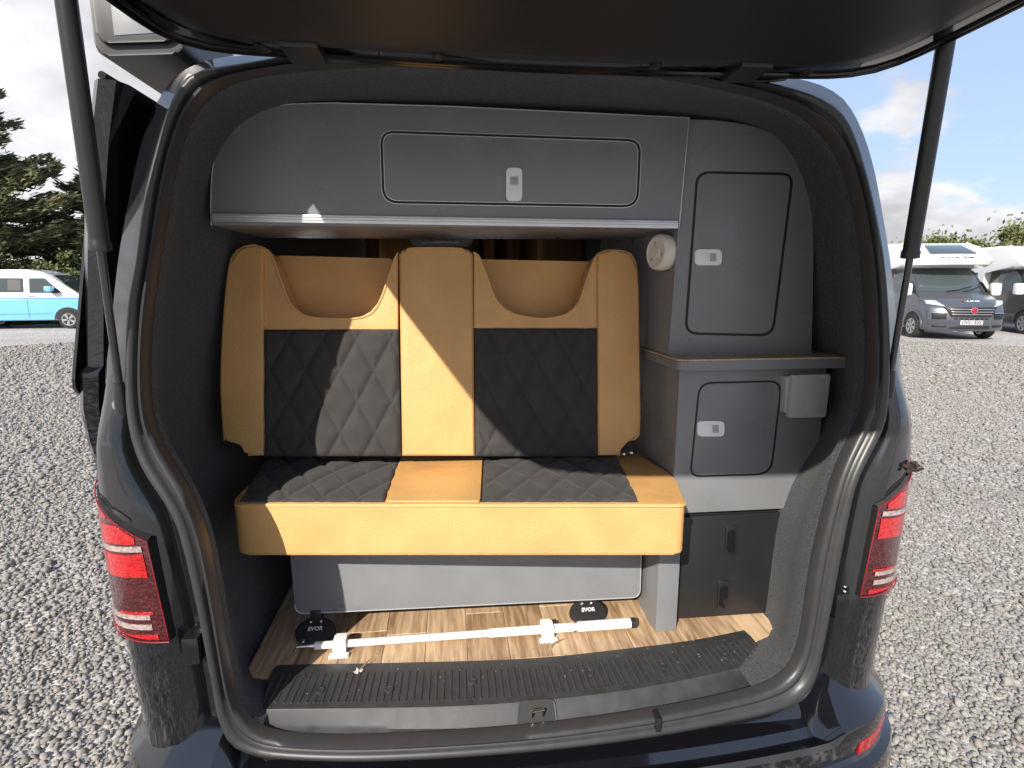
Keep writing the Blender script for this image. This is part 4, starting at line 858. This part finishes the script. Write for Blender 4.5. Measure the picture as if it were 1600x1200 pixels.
def motorhome(loc, rz, label, paint, text, plate):
    v = empty('motorhome', loc, rz); tag(v, label, 'motorhome', 'motorhomes parked in a row')
    h = lambda z: 1.0 if z < 1.15 else 1.0 - .13 * (z - 1.15) / .9
    profile_body('cab', [(-.06, .26), (0, .34), (.0, .62), (-.04, .84), (-.12, 1.0), (-.50, 1.17), (-.92, 1.29), (-1.72, 2.06), (-3.0, 2.06), (-3.0, .26)], h, paint, v, .09)
    hb = lambda z: 1.13
    profile_body('living_body', [(-1.30, 2.02), (-.98, 2.10), (-.90, 2.22), (-1.05, 2.36), (-1.75, 2.66), (-2.4, 2.79), (-7.1, 2.80), (-7.2, 2.7), (-7.2, .42), (-2.95, .42), (-2.95, 2.02)], hb, M['vwhite'], v, .10)
    # roof light on the sloping cap
    P = [(-1.16, -.62, 2.412), (-1.16, .62, 2.412), (-1.76, .50, 2.667), (-1.76, -.50, 2.667)]
    prism('roof_light', [Vector(p) + Vector((.012, 0, .03)) for p in P], (-.01, 0, -.03), M['vglass'], v, .01, local=True)
    for sg in (-1, 1): tube('cap_moulding', [Vector((-1.1, sg * .75, 2.40)), Vector((-1.6, sg * .84, 2.62)), Vector((-2.2, sg * .90, 2.78))], .03, M['vwhite'], v, 8, local=True)
    text_mesh('cap_lettering', 'ROLLER TEAM', (-.955, 0, 2.30), (0, 1, 0), (-.5, 0, 1), .055, M['vtrim'], v, local=True, width=.85)
    # windscreen, bonnet lettering, grille
    d = Vector((-.80, 0, .77)).normalized(); nr = Vector((.77, 0, .80)).normalized()
    def W(t, y): p = Vector((-.92, y, 1.29)).lerp(Vector((-1.72, y, 2.06)), t); return p + nr * .012
    ws = prism('windscreen', [W(.05, -.86), W(.05, .86), W(.95, .78), W(.95, -.78)], -nr * .02, M['vglass'], v, .01, local=True)
    for y0, y1 in ((-.2, .55), (.25, .82)): tube('wiper', [W(.04, y0) + nr * .02, W(.10, (y0 + y1) / 2) + nr * .02, W(.22, y1) + nr * .02], .013, M['vtrim'], v, 6, local=True)
    hn = Vector((.17, 0, .38)).normalized(); hu = Vector((-.38, 0, .17)).normalized(); hp = Vector((-.27, 0, 1.068)) + hn * .012
    if text:
        text_mesh('bonnet_letter', 'T', hp + Vector((0, -.15, 0)), (0, 1, 0), hu, .10, M['badge'], v, local=True, slant=.2); text_mesh('bonnet_lettering', '-LINE', hp + Vector((0, .10, 0)), (0, 1, 0), hu, .085, M['vwhite'], v, local=True, slant=.2, width=.40)
    gl = prism('grille', [Vector((.004, -.66, .92)), Vector((.004, .66, .92)), Vector((.03, .50, .66)), Vector((.03, -.50, .66))], (-.06, 0, 0), M['vtrim'], v, .01, local=True)
    for z in (.86, .79, .72): lbox('grille_bar', (.0, .040), (-.56 + (.86 - z) * .4, .56 - (.86 - z) * .4), (z - .012, z + .012), M['steel'], gl, .004)
    lathe('badge', [(.075, 0), (.075, .02), (.055, .026), (.001, .028)], (.03, 0, .83), (1, 0, 0), M['badge'], gl, 20, local=True); lathe('badge_ring', [(.088, 0), (.088, .022), (.074, .024), (.074, 0)], (.03, 0, .83), (1, 0, 0), M['steel'], gl, 20, local=True)
    for k in range(7): lbox('air_slot', (-.02, .012), (-.44 + k * .13, -.35 + k * .13), (.585, .625), M['vtrim'], v, .004)
    np_ = lbox('number_plate', (0, .022), (-.28, .28), (.44, .56), M['plate'], v, .006)
    if plate: text_mesh('plate_lettering', plate, (.024, 0, .50), (0, 1, 0), (0, 0, 1), .088, M['vtrim'], np_, local=True, width=.50)
    lbox('lower_grille', (-.03, .012), (-.5, .5), (.33, .41), M['vtrim'], v, .01)
    for sg in (-1, 1):
        S_ = lambda a, b: (a, b) if sg > 0 else (-b, -a)
        hl = prism('headlamp', [Vector((.006 - .12 * max(0, (abs(y) - .6)) , sg * abs(y), z)) + Vector((-.04 - (z - .84) * .55, 0, 0)) for y, z in ((.62, .93), (.97, 1.00), (.99, 1.10), (.80, 1.09))], (-.08, 0, 0), M['lampglass'], v, .012, local=True); hl.location = (.05, 0, 0)
        lbox('fog_surround', (-.04, .016), S_(.60, .90), (.58, .76), M['vtrim'], v, .02); lbox('fog_trim', (-.02, .03), S_(.58, .92), (.745, .765), M['steel'], v, .004); lbox('bumper_scoop', (-.03, .014), S_(.58, .88), (.36, .43), M['vtrim'], v, .01)
        side_panel('door_window', [(-1.12, 1.32), (-1.72, 1.95), (-2.45, 1.95), (-2.45, 1.32)], h, sg, M['vglass'], v, .012, .06)
        side_panel('quarter_glass', [(-.98, 1.27), (-1.10, 1.29), (-1.42, 1.62), (-1.30, 1.60)], h, sg, M['vtrim'], v, .010, .02)
        lbox('mirror', (-1.22, -1.02), S_(1.06, 1.30), (1.22, 1.58), M['vwhite'], v, .06); lbox('mirror_arm', (-1.2, -1.1), S_(.95, 1.1), (1.30, 1.36), M['vtrim'], v)
        side_panel('wheel_arch', [(-.95 + .44 * math.cos(a * math.pi / 10), .33 + .44 * math.sin(a * math.pi / 10)) for a in range(11)], h, sg, M['vtrim'], v, .004, 0, .25)
        side_panel('arch_lip', [(-.95 + r__ * math.cos(a * math.pi / 10), .33 + r__ * math.sin(a * math.pi / 10)) for r__, rg in ((.48, range(11)), (.44, range(10, -1, -1))) for a in rg], h, sg, paint, v, .03, 0, .06)
        wheel(v, -.95, sg * .925, .34, .34, .23, (0, 1, 0), True, 6); wheel(v, -5.2, sg * 1.03, .34, .34, .23, (0, 1, 0), True, 6)
        lbox('living_window', (-5.2, -4.1), S_(1.12, 1.145), (1.35, 1.95), M['vglass'], v, .02); lbox('living_window', (-3.9, -3.2), S_(1.12, 1.145), (1.35, 1.95), M['vglass'], v, .02)
    def bend(o):
        me = o.data; bm = bmesh.new(); bm.from_mesh(me)
        for _ in range(3):
            es = [e for e in bm.edges if abs(e.verts[0].co.y - e.verts[1].co.y) > .24 and max(e.verts[0].co.x, e.verts[1].co.x) > -2.0]
            if es: bmesh.ops.subdivide_edges(bm, edges=es, cuts=1, use_grid_fill=True)
        for w_ in bm.verts:
            k = min(1, max(0, (w_.co.x + 2.2) / 1.4)); w_.co.x -= k * .30 * min(1.1, abs(w_.co.y)) ** 2.4
        bm.to_mesh(me); bm.free(); finish(me, True, 40)
    stack = list(v.children); seen = set()
    while stack:
        o = stack.pop(); stack += list(o.children)
        if o.type == 'MESH' and o.data.name not in seen and stem_ok(o.name): seen.add(o.data.name); bend(o)
    return v
def stem_ok(n): return n.split('.')[0] not in ('wheel', 'rim', 'rim_ring', 'wheel_arch', 'arch_lip', 'door_window', 'living_window', 'mirror', 'mirror_arm', 'quarter_glass')
HD = R(-104)
def place(px_, py_, local): return atZ(px_, py_, 0) - Matrix.Rotation(HD, 3, 'Z') @ Vector(local)
motorhome(place(1423, 527, (-.95, -1.0, 0)), HD, 'slate grey motorhome with white bodywork and number plate in front', M['vgrey'], True, 'CV21 EXL')
motorhome(place(1597, 522, (-.95, -1.0, 0)), HD, 'black cabbed white motorhome cut off by the right edge', M['vblack'], False, None)

# ------------------------------------------------------------------ trees and shrubs
def quads_mesh(name, C, A, B, material, parent):
    """C centres, A and B half axes: pointed leaf blades of two triangles"""
    n = len(C); V = np.stack([C - A, C + B * .9, C + A, C - B * .9], 1).reshape(-1, 3); k = np.arange(n)[:, None] * 4
    F = (k + np.array([[0, 1, 2, 3]])).astype(np.int32)
    me = bpy.data.meshes.new(name); me.vertices.add(len(V)); me.vertices.foreach_set('co', V.astype(np.float32).ravel()); me.loops.add(F.size); me.loops.foreach_set('vertex_index', F.ravel()); me.polygons.add(n); me.polygons.foreach_set('loop_start', np.arange(0, F.size, 4, dtype=np.int32)); me.update(calc_edges=True)
    return link(name, me, material, parent, local=True)
def unit(v): return v / np.maximum(np.linalg.norm(v, axis=-1, keepdims=True), 1e-9)
def conifer(loc, H_, rad, label, seed):
    rng = np.random.default_rng(seed); t = empty('conifer_tree', loc); tag(t, label, 'tree', 'conifers beyond the yard')
    tube('trunk', [Vector((0, 0, 0)), Vector((.05, 0, H_ * .5)), Vector((0, 0, H_ * .97))], [.28, .17, .03], M['bark'], t, 10, local=True)
    C = []; A_ = []; B_ = []; limbs = bmesh.new()
    nb = int(H_ * 24)
    for i in range(nb):
        f = rng.uniform(.04, 1.0) ** 1.0; z0 = H_ * f; az = rng.uniform(0, 2 * np.pi); L_ = rad * (1 - f) ** .75 * rng.uniform(.65, 1.12) + .25
        d = np.array([np.cos(az), np.sin(az), 0]); m_ = int(70 + 200 * L_ / 3)
        s = rng.uniform(.12, 1.0, m_) ** .7
        pz = z0 - .10 * L_ * s + .26 * L_ * s ** 2.2
        side_ = np.cross(d, [0, 0, 1]); wob = rng.normal(0, .14, m_) * (1.2 - s) * L_ * .55
        p = d * (s * L_)[:, None] + side_ * wob[:, None] + np.stack([np.zeros(m_), np.zeros(m_), pz + rng.normal(0, .13, m_)], 1)
        dirs = unit(d * .9 + side_ * rng.normal(0, .75, m_)[:, None] + np.array([0, 0, 1]) * (rng.normal(.05, .28, m_) + .35 * s)[:, None])
        w = unit(np.cross(dirs, rng.normal(size=(m_, 3)))); ln = rng.uniform(.11, .25, m_)[:, None]
        C.append(p); A_.append(dirs * ln); B_.append(w * ln * .24)
        if L_ > .8:
            rr = tube_rings([Vector((0, 0, z0)), Vector(d * L_ * .5) + Vector((0, 0, z0 - .03 * L_)), Vector(d * L_ * .92) + Vector((0, 0, z0 + .12 * L_))], [.05, .03, .008], 4)
            vs2 = [[limbs.verts.new(q) for q in r2] for r2 in rr]
            for a, b in zip(vs2, vs2[1:]):
                for j in range(4): limbs.faces.new((a[j], a[(j + 1) % 4], b[(j + 1) % 4], b[j]))
    bmobj('limbs', limbs, M['bark'], t, local=True); quads_mesh('crown', np.concatenate(C), np.concatenate(A_), np.concatenate(B_), M['needle'], t)
def leafy(name, cat, loc, R_, H_, label, seed, n=7000, leaf=.11, trunk=0, group=None, z0=.0):
    rng = np.random.default_rng(seed); t = empty(name, loc); tag(t, label, cat, group)
    k = 46; cl = unit(rng.normal(size=(k, 3))) * rng.uniform(.35, 1.0, k)[:, None] ** .5; cl[:, 2] = np.abs(cl[:, 2]) if z0 == 0 else cl[:, 2]
    cl = cl * np.array([R_, R_, H_ - trunk if z0 == 0 else (H_ - trunk) / 2]) ; cl[:, 2] += trunk if z0 == 0 else trunk + (H_ - trunk) / 2
    idx = rng.integers(0, k, n); p = cl[idx] + rng.normal(0, .11 * min(R_, H_), (n, 3)) * rng.uniform(.3, 1.2, k)[idx][:, None]; p[:, 2] = np.maximum(p[:, 2], .06)
    a = unit(rng.normal(size=(n, 3))); b = unit(np.cross(a, rng.normal(size=(n, 3)))); ln = leaf * rng.uniform(.6, 1.4, n)[:, None]
    quads_mesh('crown', p, a * ln, b * ln * .6, M['leaf'], t)
    bm = bmesh.new()
    for i in range(7):
        q = Vector(cl[i]); rr = tube_rings([Vector((0, 0, 0)), Vector((q.x * .3, q.y * .3, max(trunk, .3) * .8)), q], [.11, .07, .02], 5); vs2 = [[bm.verts.new(q2) for q2 in r2] for r2 in rr]
        for a2, b2 in zip(vs2, vs2[1:]):
            for j in range(5): bm.faces.new((a2[j], a2[(j + 1) % 5], b2[(j + 1) % 5], b2[j]))
    bmobj('trunk', bm, M['bark'], t, local=True)
conifer((-21.0, 25.5, 0), 12.5, 6.2, 'tallest dark conifer cut by the left edge of the picture', 1)
conifer((-16.4, 29.5, 0), 8.2, 4.6, 'lower conifer sloping down beside the open van door', 2)
conifer((-26.0, 28.0, 0), 12.0, 5.0, 'broad conifer furthest left behind the tall one', 3)
for i, (x, y, r__, h__, lb) in enumerate([(-18.6, 23.6, 2.3, 3.1, 'round green shrub behind the rear of the blue van'), (-15.6, 24.6, 2.3, 2.9, 'round green shrub behind the cab of the blue van'), (-22.4, 22.6, 2.4, 3.3, 'green shrub at the foot of the tallest conifer'), (-12.0, 26.5, 2.6, 3.0, 'green shrub hidden mostly by the open van door')]):
    leafy('shrub', 'shrub', (x, y, 0), r__, h__, lb, 20 + i, 13000, .075, group='shrubs on the left')
for i, (px_, d, r__, h__, lb) in enumerate([(1425, 40, 3.0, 3.5, 'low hedge tree just right of the strut behind the motorhome'), (1475, 38, 3.2, 4.0, 'rounded hedge tree above the grey motorhome roof light'), (1535, 37, 3.4, 4.1, 'tall hedge tree between the two motorhome roofs'), (1600, 36, 3.6, 3.9, 'hedge tree over the right motorhome at the picture edge'), (1680, 36, 3.6, 3.9, 'hedge tree past the right edge of the picture')]):
    q = ray(px_, 445); dd = Vector((q.x, q.y, 0)); p = CAM + dd * (d / dd.length); leafy('hedge_tree', 'tree', (p.x, p.y, 0), r__, h__, lb, 40 + i, 28000, .10, trunk=.4, group='hedge trees on the right')
